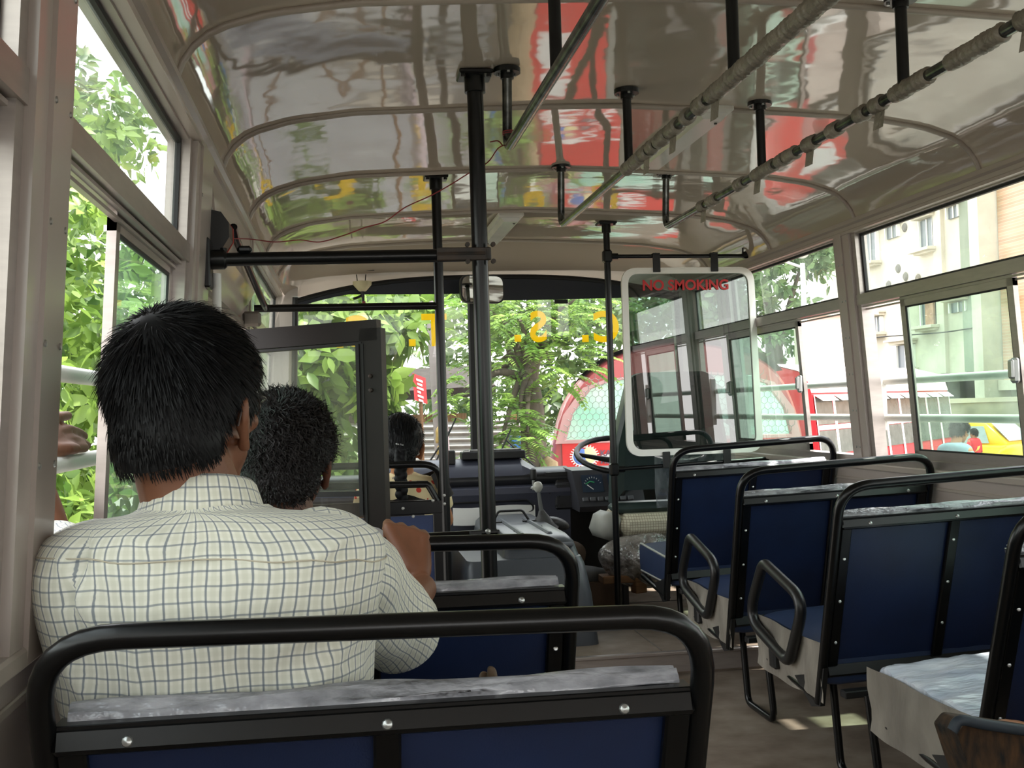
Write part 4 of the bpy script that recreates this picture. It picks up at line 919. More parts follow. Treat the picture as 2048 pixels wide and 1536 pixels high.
# ------------------------------------------------------------------ people
SKIN = pm('brown_skin', S(122, 80, 58), .5, var=.14, vscale=26, spec=.35, bump=.06, bscale=260, bdist=.002)
SKIN2 = pm('dark_brown_skin', S(98, 62, 46), .5, var=.14, vscale=26, spec=.35)
SKIN3 = pm('warm_brown_skin', S(172, 118, 84), .5, var=.12, vscale=26, spec=.35)
HAIR = pm('black_hair', S(8, 8, 10), .55, var=.3, vscale=50, spec=.22)
HAIRB = pm('black_brown_hair', S(20, 15, 14), .55, var=.3, vscale=50, spec=.3)
EYE = pm('eye_white', S(225, 222, 214), .2); IRIS = pm('dark_iris', S(30, 20, 14), .15)
def check_mat(name, base, line, faint, su, sv, wu=.085, wv=.075):
    m = bpy.data.materials.new(name); m.use_nodes = True; nt = m.node_tree; b = nt.nodes['Principled BSDF']; N = nt.nodes.new; Lk = nt.links.new
    b.inputs['Roughness'].default_value = .85; b.inputs['Sheen Weight'].default_value = .15
    uv = N('ShaderNodeUVMap'); tc = N('ShaderNodeTexCoord'); no = N('ShaderNodeTexNoise'); no.inputs['Scale'].default_value = 16; no.inputs['Detail'].default_value = 1.5
    Lk(tc.outputs['Object'], no.inputs['Vector'])
    sb_ = N('ShaderNodeVectorMath'); sb_.operation = 'SUBTRACT'; sb_.inputs[1].default_value = (.5, .5, .5); Lk(no.outputs['Color'], sb_.inputs[0])
    sc_ = N('ShaderNodeVectorMath'); sc_.operation = 'SCALE'; sc_.inputs['Scale'].default_value = .009; Lk(sb_.outputs[0], sc_.inputs[0])
    ad = N('ShaderNodeVectorMath'); Lk(uv.outputs[0], ad.inputs[0]); Lk(sc_.outputs[0], ad.inputs[1])
    se = N('ShaderNodeSeparateXYZ'); Lk(ad.outputs[0], se.inputs[0])
    def band(out, period, ph, w):
        a = N('ShaderNodeMath'); a.operation = 'MULTIPLY_ADD'; a.inputs[1].default_value = 1/period; a.inputs[2].default_value = ph+50; Lk(out, a.inputs[0])
        f = N('ShaderNodeMath'); f.operation = 'FRACT'; Lk(a.outputs[0], f.inputs[0])
        s = N('ShaderNodeMath'); s.operation = 'SUBTRACT'; s.inputs[1].default_value = .5; Lk(f.outputs[0], s.inputs[0])
        ab = N('ShaderNodeMath'); ab.operation = 'ABSOLUTE'; Lk(s.outputs[0], ab.inputs[0])
        mr = N('ShaderNodeMapRange'); mr.interpolation_type = 'SMOOTHSTEP'; mr.inputs['From Min'].default_value = w*.55; mr.inputs['From Max'].default_value = w*1.25; mr.inputs['To Min'].default_value = 1; mr.inputs['To Max'].default_value = 0
        Lk(ab.outputs[0], mr.inputs[0]); return mr.outputs[0]
    def mix(c0, col, fac, k):
        mm = N('ShaderNodeMath'); mm.operation = 'MULTIPLY'; mm.inputs[1].default_value = k; Lk(fac, mm.inputs[0])
        x = N('ShaderNodeMix'); x.data_type = 'RGBA'; Lk(mm.outputs[0], x.inputs['Factor'])
        if isinstance(c0, tuple): x.inputs['A'].default_value = c0+(1,)
        else: Lk(c0, x.inputs['A'])
        x.inputs['B'].default_value = tuple(col)+(1,); return x.outputs['Result']
    c = mix(tuple(base), faint, band(se.outputs['X'], su, .5, .22), .55); c = mix(c, faint, band(se.outputs['Y'], sv, .5, .2), .35)
    c = mix(c, line, band(se.outputs['X'], su, 0, wu), .78); c = mix(c, line, band(se.outputs['Y'], sv, 0, wv), .66)
    Lk(c, b.inputs['Base Color'])
    nb = N('ShaderNodeTexNoise'); nb.inputs['Scale'].default_value = 30; nb.inputs['Detail'].default_value = 3; Lk(tc.outputs['Object'], nb.inputs['Vector'])
    bp = N('ShaderNodeBump'); bp.inputs['Strength'].default_value = .25; bp.inputs['Distance'].default_value = .008; Lk(nb.outputs['Fac'], bp.inputs['Height']); Lk(bp.outputs[0], b.inputs['Normal'])
    return m
CHECK = check_mat('checked_shirt_cloth', S(226, 225, 212), S(96, 108, 122), S(204, 204, 186), .0134, .0163)
class Blob(MB):
    def cap(s, a, b, ra, rb=None, n=16):
        rb = ra if rb is None else rb; a = np.array(a, float); b = np.array(b, float)
        s.tube([a, b], [ra, rb], n); s.ell(a, (ra,)*3, None, n, 10); s.ell(b, (rb,)*3, None, n, 10); return s
    def chain(s, pts, rad):
        for i in range(len(pts)-1): s.cap(pts[i], pts[i+1], rad[i], rad[i+1])
        return s
class Head:
    def __init__(s, c, yaw=0, pitch=0, roll=0, k=1.0):
        s.c = np.array(c, float); s.k = k; s.R = np.array((Matrix.Rotation(R(-yaw), 3, 'Z') @ Matrix.Rotation(R(pitch), 3, 'X') @ Matrix.Rotation(R(roll), 3, 'Y')))
        s.E = [(np.array([0, -.008, .028]), np.array([.072, .100, .088])), (np.array([0, -.040, -.036]), np.array([.058, .064, .072]))]
    def P(s, p): return s.c + s.R @ (np.array(p, float)*s.k)
    def rot(s): return Matrix(s.R.tolist()).to_euler()
    def blobs(s, b):
        e = s.rot(); k = s.k
        def el(c, r): b.ell(s.P(c), np.array(r)*k, e, 20, 14)
        el((0, -.008, .028), (.070, .095, .084)); el((0, -.040, -.036), (.055, .058, .068)); el((0, .028, -.035), (.060, .066, .072)); el((0, .055, -.082), (.036, .036, .030)); el((0, .05, -.05), (.05, .045, .05))
        b.cap(s.P((0, .088, .008)), s.P((0, .104, -.024)), .008*k, .0125*k); el((.012, .094, -.028), (.010, .011, .008)); el((-.012, .094, -.028), (.010, .011, .008))
        el((.034, .077, -.018), (.022, .018, .016)); el((-.034, .077, -.018), (.022, .018, .016)); el((0, .082, .022), (.050, .014, .010))
        el((0, .090, -.055), (.022, .010, .005)); el((0, .089, -.064), (.020, .010, .006))
        for sx in (-1, 1):
            q = [s.P((sx*x, y, z)) for x, y, z in ((.068, .010, -.048), (.074, .003, -.054), (.081, -.009, -.042), (.090, -.021, -.018), (.090, -.021, -.002), (.081, -.003, .006), (.073, .011, -.004))]
            b.chain(q, [.007*k, .008*k, .0065*k, .0055*k, .0055*k, .0055*k, .006*k]); el((sx*.076, -.003, -.022), (.006, .017, .022))
    def eyes(s, person):
        for sx in (-1, 1):
            q = MB(); q.ell(s.P((sx*.032, .078, .004)), (.0125*s.k,)*3, s.rot()); build('eye', q, EYE, person, 60)
            q = MB(); q.ell(s.P((sx*.032, .0885, .004)), (.0055*s.k, .0025*s.k, .0055*s.k), s.rot()); build('iris', q, IRIS, person, 60)
            q = MB(); q.tube(spline([s.P((sx*x, y, z)) for x, y, z in ((.012, .094, .022), (.030, .091, .029), (.052, .077, .024))], 4), .0035*s.k, 6); build('eyebrow', q, HAIR, person, 60)
        q = MB(); q.tube(spline([s.P((x, y, z)) for x, y, z in ((-.022, .094, -.060), (0, .1005, -.0585), (.022, .094, -.060))], 4), .003*s.k, 6); build('mouth', q, pm('lip_line', S(96, 52, 46), .5) if 'lip_line' not in bpy.data.materials else bpy.data.materials['lip_line'], person, 60)
    def surf(s, d, off=0.0):                   # outer radius of the two skull ellipsoids along d from the head centre
        best = 0
        for c, r in s.E:
            r = r+off; a = np.sum((d/r)**2); bb = -2*np.sum(d*c/r/r); cc = np.sum((c/r)**2)-1; D = bb*bb-4*a*cc
            if D > 0: best = max(best, (-bb+math.sqrt(D))/(2*a))
        return best
    def hair(s, person, mat, region, n=6000, length=.03, lift=.5, width=.0022, whorl=(.0, -.62, .78), off=.006, curl=0.0, seed=1, down=.3, capname='hair'):
        g = np.random.default_rng(seed); q = MB(); nu, nv = 72, 48; V = []; ok = []
        for i in range(nv+1):
            t = math.pi*i/nv
            for j in range(nu):
                a = 2*math.pi*j/nu; d = np.array([math.sin(t)*math.cos(a), math.sin(t)*math.sin(a), math.cos(t)])
                o = off*(1+.35*vnoise(d, 6, seed)+(.5*vnoise(d, 16, seed+1) if curl else 0)); V.append(s.P(d*s.surf(d, o))); ok.append(region(d))
        F = []
        for i in range(nv):
            for j in range(nu):
                f = (i*nu+j, i*nu+(j+1) % nu, (i+1)*nu+(j+1) % nu, (i+1)*nu+j)
                if sum(ok[x] for x in f) >= 3: F.append(f)
        q.add(V, F)
        w = np.array(whorl, float); w /= np.linalg.norm(w); SV = []; SF = []; cnt = 0; made = 0
        while made < n and cnt < n*6:
            cnt += 1
            d = g.normal(size=3); d /= np.linalg.norm(d)
            if not region(d): continue
            made += 1
            e = 1e-3; p = d*s.surf(d, off)
            t = -(w-(w@d)*d); t /= max(np.linalg.norm(t), 1e-4)
            nn = d; gdir = np.array([0, 0, -1.]); L = length*(0.6+.8*g.random()); pts = [p]; L *= 1-.45*max(0, min(1, (.35-d[2])*1.6)); cur = t+nn*lift*(1-.6*abs(d[0]))*(.6+.8*g.random())+gdir*down+g.normal(size=3)*.22
            ph = g.random()*6.28
            for k in range(4):
                dr_ = cur/np.linalg.norm(cur)
                if curl: dr_ = dr_ + curl*(math.cos(ph+k*2.1)*np.cross(t, nn)+math.sin(ph+k*2.1)*nn)
                pts.append(pts[-1]+dr_*L/4); cur = cur*.7+(t*.8-nn*.10+gdir*down*1.2)*.5
            sd = np.cross(t, nn)+g.normal(size=3)*.3; sd /= np.linalg.norm(sd); b0 = len(SV)
            for k, pp in enumerate(pts):
                ww = width*(1-.75*k/4); SV.append(s.P(pp-sd*ww)); SV.append(s.P(pp+sd*ww))
            for k in range(4): SF.append((b0+2*k, b0+2*k+1, b0+2*k+3, b0+2*k+2))
        q.add(SV, SF); return build(capname, q, mat, person, 180)
def loft(rings, n=64, seam=math.pi/2, noise=None):
    """rings: (cx, cy, cz, rx, ry, power, tilt_x, tilt_y); returns grid of points and UVs in metres (seam at the front)"""
    G = []; 
    for (cx, cy, cz, rx, ry, pw, tx, ty) in rings:
        row = []
        for k in range(n+1):
            a = seam+2*math.pi*k/n; c, s_ = math.cos(a), math.sin(a)
            x = rx*math.copysign(abs(c)**(2/pw), c); y = ry*math.copysign(abs(s_)**(2/pw), s_); row.append((cx+x, cy+y, cz+x*tx+y*ty))
        G.append(row)
    return np.array(G)
def interp_rings(rs, m):
    rs = np.array(rs, float); t = np.linspace(0, len(rs)-1, m); out = []
    P = [tuple(r) for r in rs]; sp = spline(P, max(2, m//(len(rs)-1))); return [tuple(x) for x in sp]
def uv_grid(G, ref=None):
    """u: arc length of a reference ring, v: arc length up each column"""
    ref = len(G)//3 if ref is None else ref
    u = np.concatenate([[0], np.cumsum(np.linalg.norm(np.diff(G[ref], axis=0), axis=1))])
    v = np.concatenate([np.zeros((1, G.shape[1])), np.cumsum(np.linalg.norm(np.diff(G, axis=0), axis=2), axis=0)])
    return np.stack([np.broadcast_to(u, v.shape), v], -1).reshape(-1, 2)
def hand_blob(b, wrist, knuck, fingers, thumb, r=.0085, palm_r=.017):
    """wrist: point; knuck: four knuckle points; fingers: lists of further points per finger; thumb: chain of points"""
    wrist = np.array(wrist, float)
    for k in knuck: b.cap(wrist*.72+np.array(k)*.28, k, palm_r*.95, .0115)
    for k0, k1 in zip(knuck[:-1], knuck[1:]): b.cap(k0, k1, .0105, .0105)
    for k, f in zip(knuck, fingers): b.chain([k]+list(f), [.0112]+[r*(1-.07*i) for i in range(len(f))])
    b.chain(thumb, [.014, .011, .0098, .0085][:len(thumb)])
def seated_legs(b, hip, knee_dx=.10, yk=.46, zf=.05, thigh=.075):
    for s in (-1, 1):
        h = np.array(hip)+(s*.085, 0, 0); k = h+np.array([s*knee_dx*.3, yk, .02]); f = np.array([k[0], k[1]-.02, zf]); 
        b.cap(h, k, thigh, .055); b.cap(k, f, .052, .038)

# ---- the man in the checked shirt
m1 = thing('person', 'man with short black hair and glasses in a white checked shirt, seen from behind', 'person', (-.955, 1.40, .40))
h1 = Head((-.985, 1.395, 1.083), yaw=23, pitch=-3, roll=-2, k=.97)
b = Blob(); h1.blobs(b)
b.cap(h1.P((0, -.028, -.06)), (-.968, 1.375, .93), .056, .064)
for a in ((-.955, 1.40, .62), (-.955, 1.385, .74), (-.955, 1.375, .85)): b.ell(a, (.150, .095, .10))
b.cap((-1.07, 1.375, .885), (-.84, 1.375, .885), .058)
b.chain([(-.825, 1.38, .885), (-.755, 1.585, .752), (-.680, 1.812, .778)], [.050, .037, .026])
b.chain([(-1.10, 1.38, .88), (-1.185, 1.62, .865), (-1.235, 1.735, .868), (-1.282, 1.825, .985)], [.048, .042, .040, .026])
# right hand closed over the seat rail at (x, 1.894, .841)
kn = [(-.728, 1.868, .874), (-.706, 1.876, .868), (-.686, 1.876, .861), (-.668, 1.870, .853)]
fg = [[(x, 1.900, z+.004), (x, 1.921, z-.022), (x, 1.912, z-.050)] for x, _, z in kn]
hand_blob(b, (-.680, 1.823, .785), kn, fg, [(-.700, 1.838, .812), (-.735, 1.868, .832), (-.742, 1.892, .826)], .0095, .018)
# left hand lying on the outer guard rail, fingers forward
kn = [(-1.292, 1.940, 1.064), (-1.279, 1.950, 1.050), (-1.270, 1.950, 1.036), (-1.262, 1.940, 1.028)]
fg = [[(-1.286, 1.99, 1.078), (-1.282, 2.05, 1.080)], [(-1.272, 2.01, 1.056), (-1.268, 2.07, 1.049), (-1.266, 2.10, 1.042)], [(-1.263, 2.0, 1.038), (-1.260, 2.06, 1.030), (-1.258, 2.085, 1.025)], [(-1.256, 1.99, 1.024), (-1.252, 2.04, 1.0225)]]
hand_blob(b, (-1.282, 1.845, 1.012), kn, fg, [(-1.272, 1.87, 1.022), (-1.254, 1.92, 1.024), (-1.248, 1.955, 1.0235)], .0095, .021)
skin = remesh(b, .0042, 3); body1 = build('body', skin, SKIN, m1, 180); h1.eyes(m1)
def reg_short(d):
    x, y, z = d
    if y > .30 and z < .52: return False
    if y > -.34 and z < .06: return .12 < y < .30 and z > -.30 and abs(x) > .6      # sideburn only; the ear stays clear
    if z < -.64 or (z < -.40 and y > -.45): return False
    return True
h1.hair(m1, HAIR, reg_short, n=14000, length=.022, lift=.36, width=.0010, off=.013, seed=3, down=.12)
# glasses
q = MB()
for sx in (-1, 1):
    q.tube([h1.P((sx*.064+sx*.018*math.cos(a)-sx*.030, .098-.012*abs(math.cos(a)*.5), .002+.015*math.sin(a))) for a in np.linspace(0, 6.283, 21)[:-1]], .0012, 6, closed=True)
    q.tube(spline([h1.P((sx*x, y, z)) for x, y, z in ((.054, .094, .008), (.076, .06, .010), (.084, .0, .012), (.087, -.020, -.002), (.084, -.030, -.030))], 5), .0013, 6)
q.tube([h1.P((-.014, .104, .006)), h1.P((.014, .104, .006))], .0012, 6)
sp_ = build('spectacles', q, pm('thin_metal_frame', S(60, 50, 46), .3, metal=.6), m1, 60)
# shirt: torso
rs = [(-.952, 1.40, .60, .160, .115, 2.5, 0, 0), (-.952, 1.395, .70, .168, .122, 2.6, 0, 0), (-.955, 1.385, .78, .178, .122, 2.6, 0, 0), (-.957, 1.378, .845, .190, .122, 2.6, 0, 0),
      (-.957, 1.374, .895, .196, .114, 2.6, .0, 0), (-.957, 1.372, .925, .188, .096, 2.5, 0, -.05), (-.959, 1.372, .943, .160, .078, 2.3, 0, -.08), (-.963, 1.372, .952, .115, .068, 2.1, 0, -.1), (-.967, 1.373, .956, .078, .062, 2.0, 0, -.1), (-.967, 1.374, .962, .064, .058, 2.0, 0, -.1)]
rs = interp_rings(rs, 64); G = loft(rs, 96)
cen = np.array([[r[0], r[1], r[2]] for r in rs])[:, None, :]; nrm = (G-cen); nrm[..., 2] = 0; ln_ = np.linalg.norm(nrm, axis=2, keepdims=True); nrm = nrm/np.maximum(ln_, 1e-6)
UVT = uv_grid(G, 14)
Q = G.copy(); Q[..., 0] *= 1.0
fold = .009*vnoise(Q*np.array([1.0, 1.0, .5])+.5*Q[..., [2, 0, 1]]*np.array([1, 0, .3]), 17, 11) + .005*vnoise(Q*np.array([.6, 1, 1.5]), 34, 12)
def ridge(p0, p1, w, amp):                               # a long soft fold in the back of the shirt between two (x, z) points
    p0, p1 = np.array(p0), np.array(p1); d = p1-p0; L = np.linalg.norm(d); d = d/L; rel = G[..., [0, 2]]-p0; t = rel@d/L; dist = rel@np.array([-d[1], d[0]])
    return amp*np.exp(-(dist/w)**2)*np.clip(np.sin(np.clip(t, 0, 1)*math.pi), 0, 1)**.7*(G[..., 1] < cen[..., 1]+.03)
for a_, b_, w_, am in (((-1.11, .93), (-1.06, .83), .010, .012), ((-1.08, .95), (-1.10, .86), .008, -.014), ((-1.04, .955), (-.98, .915), .012, .009), ((-.80, .94), (-.86, .90), .010, .008), ((-.80, .86), (-.90, .80), .011, .007), ((-.79, .82), (-.88, .745), .012, .008), ((-.79, .78), (-.93, .72), .012, .007), ((-1.12, .82), (-1.05, .73), .010, .007), ((-1.0, .93), (-.84, .935), .009, -.006), ((-.93, .90), (-.95, .74), .012, .004), ((-1.01, .88), (-1.03, .72), .012, .005)):
    fold = fold + ridge(a_, b_, w_, am)
low = np.clip((G[..., 2]-.60)/.05, 0, 1)*np.clip((.958-G[..., 2])/.02, 0, 1)
G = G + nrm*(fold*low*1.15)[..., None] + nrm*.012
G[..., 2] += .004*vnoise(Q, 20, 9)*np.clip((G[..., 2]-.90)/.03, 0, 1)*low
q = MB(); q.grid(G); build('shirt', q, CHECK, m1, 180, uv=UVT)
row = int(np.argmin(abs(np.array([r[2] for r in rs])-.905))); seam = [G[row+int(round(2.5*math.sin(k*.06))), k]+nrm[row, k]*.0008 for k in range(22, 76)]
q = MB(); q.tube(spline(seam[::3], 3), .0010, 6); build('yoke_seam', q, pm('beige_seam', S(188, 180, 160), .9), m1, 180)
def sleeve(path, rad, name, hem=True, n=40, seed=5, mat=CHECK, amp=.007):
    P = np.array(spline(path, 10)); k = len(P); rr = np.interp(np.linspace(0, 1, k), np.linspace(0, 1, len(rad)), rad); q = MB(); q.tube(P, rr, n, cap=False); V = q.verts().reshape(k, n, 3)
    V = np.concatenate([V, V[:, :1]], 1); nr = V-P[:, None]; nr /= np.linalg.norm(nr, axis=2, keepdims=True)
    t = np.linspace(0, 1, k)[:, None]; f = amp*vnoise(V+.35*V[..., [1, 2, 0]], 24, seed)+.5*amp*vnoise(V, 48, seed+1); UV = uv_grid(V, k//2)
    V = V+nr*(f*np.clip(t*4, 0, 1))[..., None]
    last = V[-1]; c = P[-1]; V2 = np.concatenate([V, ((last-c)*.93+c)[None], ((last-c)*.90+c-(P[-1]-P[-2])*2.5)[None]]); UV = np.concatenate([UV, UV[-2*(n+1):]])
    o_ = MB(); o_.grid(V2); return build(name, o_, mat, m1 if mat is CHECK else None, 180, uv=UV)
sleeve([(-.87, 1.375, .882), (-.822, 1.385, .886), (-.792, 1.45, .855), (-.762, 1.525, .80), (-.728, 1.615, .755)], [.055, .068, .066, .065, .065, .063], 'sleeve')
sleeve([(-1.05, 1.375, .882), (-1.098, 1.40, .885), (-1.135, 1.48, .875), (-1.185, 1.60, .868), (-1.225, 1.70, .870)], [.055, .066, .066, .062, .058, .055], 'sleeve', seed=8)
# collar and cuff
def ring(c, rx, ry, z, tilt=0, n=48): return [(c[0]+rx*math.cos(a), c[1]+ry*math.sin(a), z+tilt*math.sin(a)*ry) for a in np.linspace(0, 2*math.pi, n)+math.pi/2]
cc = (-.970, 1.376); Gc = np.array([ring(cc, .060, .056, .955, -.2), ring(cc, .059, .056, .985, -.25), ring(cc, .061, .058, .991, -.25), ring(cc, .066, .063, .985, -.25), ring(cc, .074, .071, .960, -.22), ring(cc, .078, .075, .948, -.2), ring(cc, .075, .072, .947, -.2)])
q = MB(); q.grid(Gc); build('collar', q, CHECK, m1, 180, uv=uv_grid(Gc, 4))
b = Blob(); seated_legs(b, (-.955, 1.42, .47)); q = remesh(b, .012, 3); build('trousers', q, pm('dark_trousers', S(52, 50, 54), .85, var=.2), m1, 180)

# ---- the curly haired man further forward
def torso(person, cx, cy, z0, zs, w, d, mat, name='shirt', n=56):
    rs_ = [(cx, cy+.02, z0, w*.86, d, 2.5, 0, 0), (cx, cy+.01, z0+.15, w*.92, d*1.02, 2.5, 0, 0), (cx, cy, zs-.10, w, d, 2.6, 0, 0), (cx, cy, zs-.04, w*.99, d*.86, 2.5, 0, 0), (cx, cy, zs-.008, w*.78, d*.66, 2.2, 0, -.1), (cx, cy, zs+.006, w*.48, d*.56, 2, 0, -.1), (cx, cy, zs+.016, w*.34, d*.50, 2, 0, -.1)]
    rs_ = interp_rings(rs_, 36); G_ = loft(rs_, n); U_ = uv_grid(G_, 10); G_ = G_ + .004*vnoise(G_, 22, 3)[..., None]*np.array([.5, 1, .2]); q_ = MB(); q_.grid(G_); return build(name, q_, mat, person, 180, uv=U_)
STRIPE = check_mat('orange_striped_cloth', S(228, 224, 220), S(216, 120, 76), S(130, 124, 130), .045, .5, .16, .01)
m2 = thing('person', 'man with curly black hair and an orange striped collar, sitting ahead beside the door leaf', 'person', (-.93, 2.14, .40))
h2 = Head((-.908, 2.145, .985), yaw=12, pitch=-3, k=.98); b = Blob(); h2.blobs(b)
b.cap(h2.P((0, -.028, -.06)), (-.912, 2.115, .84), .052, .058)
for a in ((-.915, 2.13, .55), (-.915, 2.12, .68), (-.915, 2.11, .76)): b.ell(a, (.15, .09, .10))
for s in (-1, 1):
    b.chain([(-.915+s*.155, 2.12, .80), (-.915+s*.195, 2.20, .62), (-.915+s*.11, 2.42, .55)], [.048, .04, .028])
    w_ = (-.915+s*.10, 2.45, .55); kn = [(w_[0]+dx, 2.52, .548) for dx in (-.03, -.01, .01, .03)]
    hand_blob(b, w_, kn, [[(k[0], 2.56, .540), (k[0], 2.58, .525)] for k in kn], [(w_[0]-s*.03, 2.46, .55), (w_[0]-s*.045, 2.50, .545), (w_[0]-s*.045, 2.53, .54)])
q = remesh(b, .005, 3); build('body', q, SKIN2, m2, 180); h2.eyes(m2)
h2.hair(m2, HAIRB, reg_short, n=7000, length=.026, lift=.8, width=.0016, off=.012, curl=1.1, seed=9, down=.05)
torso(m2, -.915, 2.12, .42, .835, .185, .115, STRIPE)
Gc = np.array([ring((-.912, 2.118), .058, .055, .835, -.2), ring((-.912, 2.118), .057, .055, .868, -.2), ring((-.912, 2.118), .064, .062, .866, -.2), ring((-.912, 2.118), .074, .072, .835, -.2)]); q = MB(); q.grid(Gc); build('collar', q, STRIPE, m2, 180, uv=uv_grid(Gc, 2))
for s in (-1, 1):
    P_ = [(-.915+s*.13, 2.115, .80), (-.915+s*.165, 2.125, .785), (-.915+s*.185, 2.16, .70), (-.915+s*.197, 2.20, .63)]; q = MB(); q.tube(spline(P_, 6), [.055, .06]+[.06]*15+[.057, .056][:2], 20) if False else q.tube(spline(P_, 6), .058, 20); build('sleeve', q, STRIPE, m2, 180, uv=np.zeros((len(q.verts()), 2)))
b = Blob(); seated_legs(b, (-.915, 2.15, .47)); q = remesh(b, .012, 3); build('trousers', q, bpy.data.materials['dark_trousers'], m2, 180)

# ---- the woman with the plait
DOTS = bpy.data.materials.new('cream_cloth_red_dots'); DOTS.use_nodes = True; nt = DOTS.node_tree; bs = nt.nodes['Principled BSDF']; bs.inputs['Roughness'].default_value = .85
tcn = nt.nodes.new('ShaderNodeUVMap'); vo = nt.nodes.new('ShaderNodeTexVoronoi'); vo.inputs['Scale'].default_value = 22; vo.inputs['Randomness'].default_value = .75; nt.links.new(tcn.outputs[0], vo.inputs['Vector'])
rp = nt.nodes.new('ShaderNodeValToRGB'); rp.color_ramp.interpolation = 'CONSTANT'; rp.color_ramp.elements[0].color = S(196, 60, 44)+(1,); rp.color_ramp.elements[1].position = .26; rp.color_ramp.elements[1].color = S(222, 204, 160)+(1,)
nt.links.new(vo.outputs['Distance'], rp.inputs[0])
v2 = nt.nodes.new('ShaderNodeTexVoronoi'); v2.inputs['Scale'].default_value = 15; mp2 = nt.nodes.new('ShaderNodeMapping'); mp2.inputs['Location'].default_value = (.37, .21, 0); nt.links.new(tcn.outputs[0], mp2.inputs[0]); nt.links.new(mp2.outputs[0], v2.inputs['Vector'])
r2 = nt.nodes.new('ShaderNodeValToRGB'); r2.color_ramp.interpolation = 'CONSTANT'; r2.color_ramp.elements[0].color = (1, 1, 1, 1); r2.color_ramp.elements[1].position = .2; r2.color_ramp.elements[1].color = (0, 0, 0, 1); nt.links.new(v2.outputs['Distance'], r2.inputs[0])
mxn = nt.nodes.new('ShaderNodeMix'); mxn.data_type = 'RGBA'; nt.links.new(r2.outputs[0], mxn.inputs['Factor']); nt.links.new(rp.outputs[0], mxn.inputs['A']); mxn.inputs['B'].default_value = S(150, 134, 120)+(1,); nt.links.new(mxn.outputs['Result'], bs.inputs['Base Color'])
m3 = thing('person', 'woman with a black plait in a cream dress with red dots', 'person', (-.56, 4.66, .5))
h3 = Head((-.565, 4.645, .928), yaw=4, pitch=-4, k=1.06); b = Blob(); h3.blobs(b)
b.cap(h3.P((0, -.02, -.06)), (-.562, 4.655, .80), .044, .05)
for a in ((-.562, 4.67, .55), (-.562, 4.66, .66), (-.562, 4.655, .73)): b.ell(a, (.13, .085, .09))
for s in (-1, 1):
    b.chain([(-.562+s*.135, 4.66, .755), (-.562+s*.18, 4.72, .60), (-.562+s*.09, 4.90, .545)], [.042, .036, .026])
    w_ = (-.562+s*.08, 4.93, .545); kn = [(w_[0]+dx, 4.99, .543) for dx in (-.027, -.009, .009, .027)]
    hand_blob(b, w_, kn, [[(k[0], 5.03, .535), (k[0], 5.05, .522)] for k in kn], [(w_[0]-s*.03, 4.94, .545), (w_[0]-s*.042, 4.97, .54), (w_[0]-s*.042, 5.0, .535)], .0075, .015)
q = remesh(b, .005, 3); build('body', q, SKIN3, m3, 180); h3.eyes(m3)
def reg_woman(d):
    x, y, z = d
    if y > .30 and z < .55: return False
    if y > -.05 and z < -.25: return False
    if abs(x) > .7 and z < -.16 and y > -.25: return False
    return z > -.60 and not (z < -.40 and abs(x) > .5)
h3.hair(m3, HAIR, reg_woman, n=5000, length=.026, lift=.02, width=.0016, whorl=(0, .75, .66), off=.013, seed=4, down=.0)
b = Blob(); c_ = h3.P((0, -.10, -.03)); path = spline([c_, c_+np.array([-.004, -.024, -.045]), c_+np.array([-.004, -.030, -.11]), c_+np.array([-.002, -.020, -.19])], 5)
for i, p in enumerate(path):
    s = 1 if i % 2 else -1; b.ell(p+np.array([s*.009, -.003, 0]), (.0185, .0165, .021), (0, s*.5, 0), 12, 8)
q = remesh(b, .004, 1); build('plait', q, HAIR, m3, 180)
q = MB(); q.box(h3.P((-.002, -.118, -.002)), (.034, .006, .007), (0, .2, 0), .002); q.box(h3.P((.006, -.118, .008)), (.004, .005, .022), (0, .5, 0), .001); build('hair_clip', q, STEEL, m3, 30)
torso(m3, -.562, 4.66, .50, .795, .158, .10, DOTS, 'dress')
for s in (-1, 1):
    q = MB(); q.tube(spline([(-.562+s*.12, 4.655, .765), (-.562+s*.145, 4.665, .745), (-.562+s*.165, 4.70, .66)], 6), .050, 18); build('sleeve', q, DOTS, m3, 180, uv=(q.verts()[:, [0, 2]]))
q = MB(); G = []
for i in range(16):
    a = i/15; row = []
    for j in range(8):
        row.append((-.43+.075*math.sin(a*3.0)-.02+.045*j/7-.04*a, 4.56+.16*a, .80-.015*j+.02*math.sin(a*3.14)+.006*vnoise(np.array([a, j/7, 0]), 9, 2)))
    G.append(row)
q.grid(G)
G = [[(-.70+.05*j/5+.012*math.sin(i), 4.552-.004*j, .80-.022*i+.004*math.sin(i*2+j)) for j in range(6)] for i in range(8)]; q.grid(G)
G = [[(-.72+.022*j+.006*math.sin(i*1.7), 4.548-.010*math.sin(j*.7)-.004*math.sin(i+j), .715-.022*i+.01*math.sin(j)) for j in range(12)] for i in range(5)]; q.grid(G)
build('scarf', q, pm('black_net_scarf', S(28, 22, 22), .85, var=.4, vscale=60), m3, 180)
b = Blob(); seated_legs(b, (-.562, 4.72, .53), yk=.40, zf=.14, thigh=.065); q = remesh(b, .012, 3); build('trousers', q, bpy.data.materials['cream_cloth_red_dots'], m3, 180, uv=(q.verts()[:, [0, 2]]))

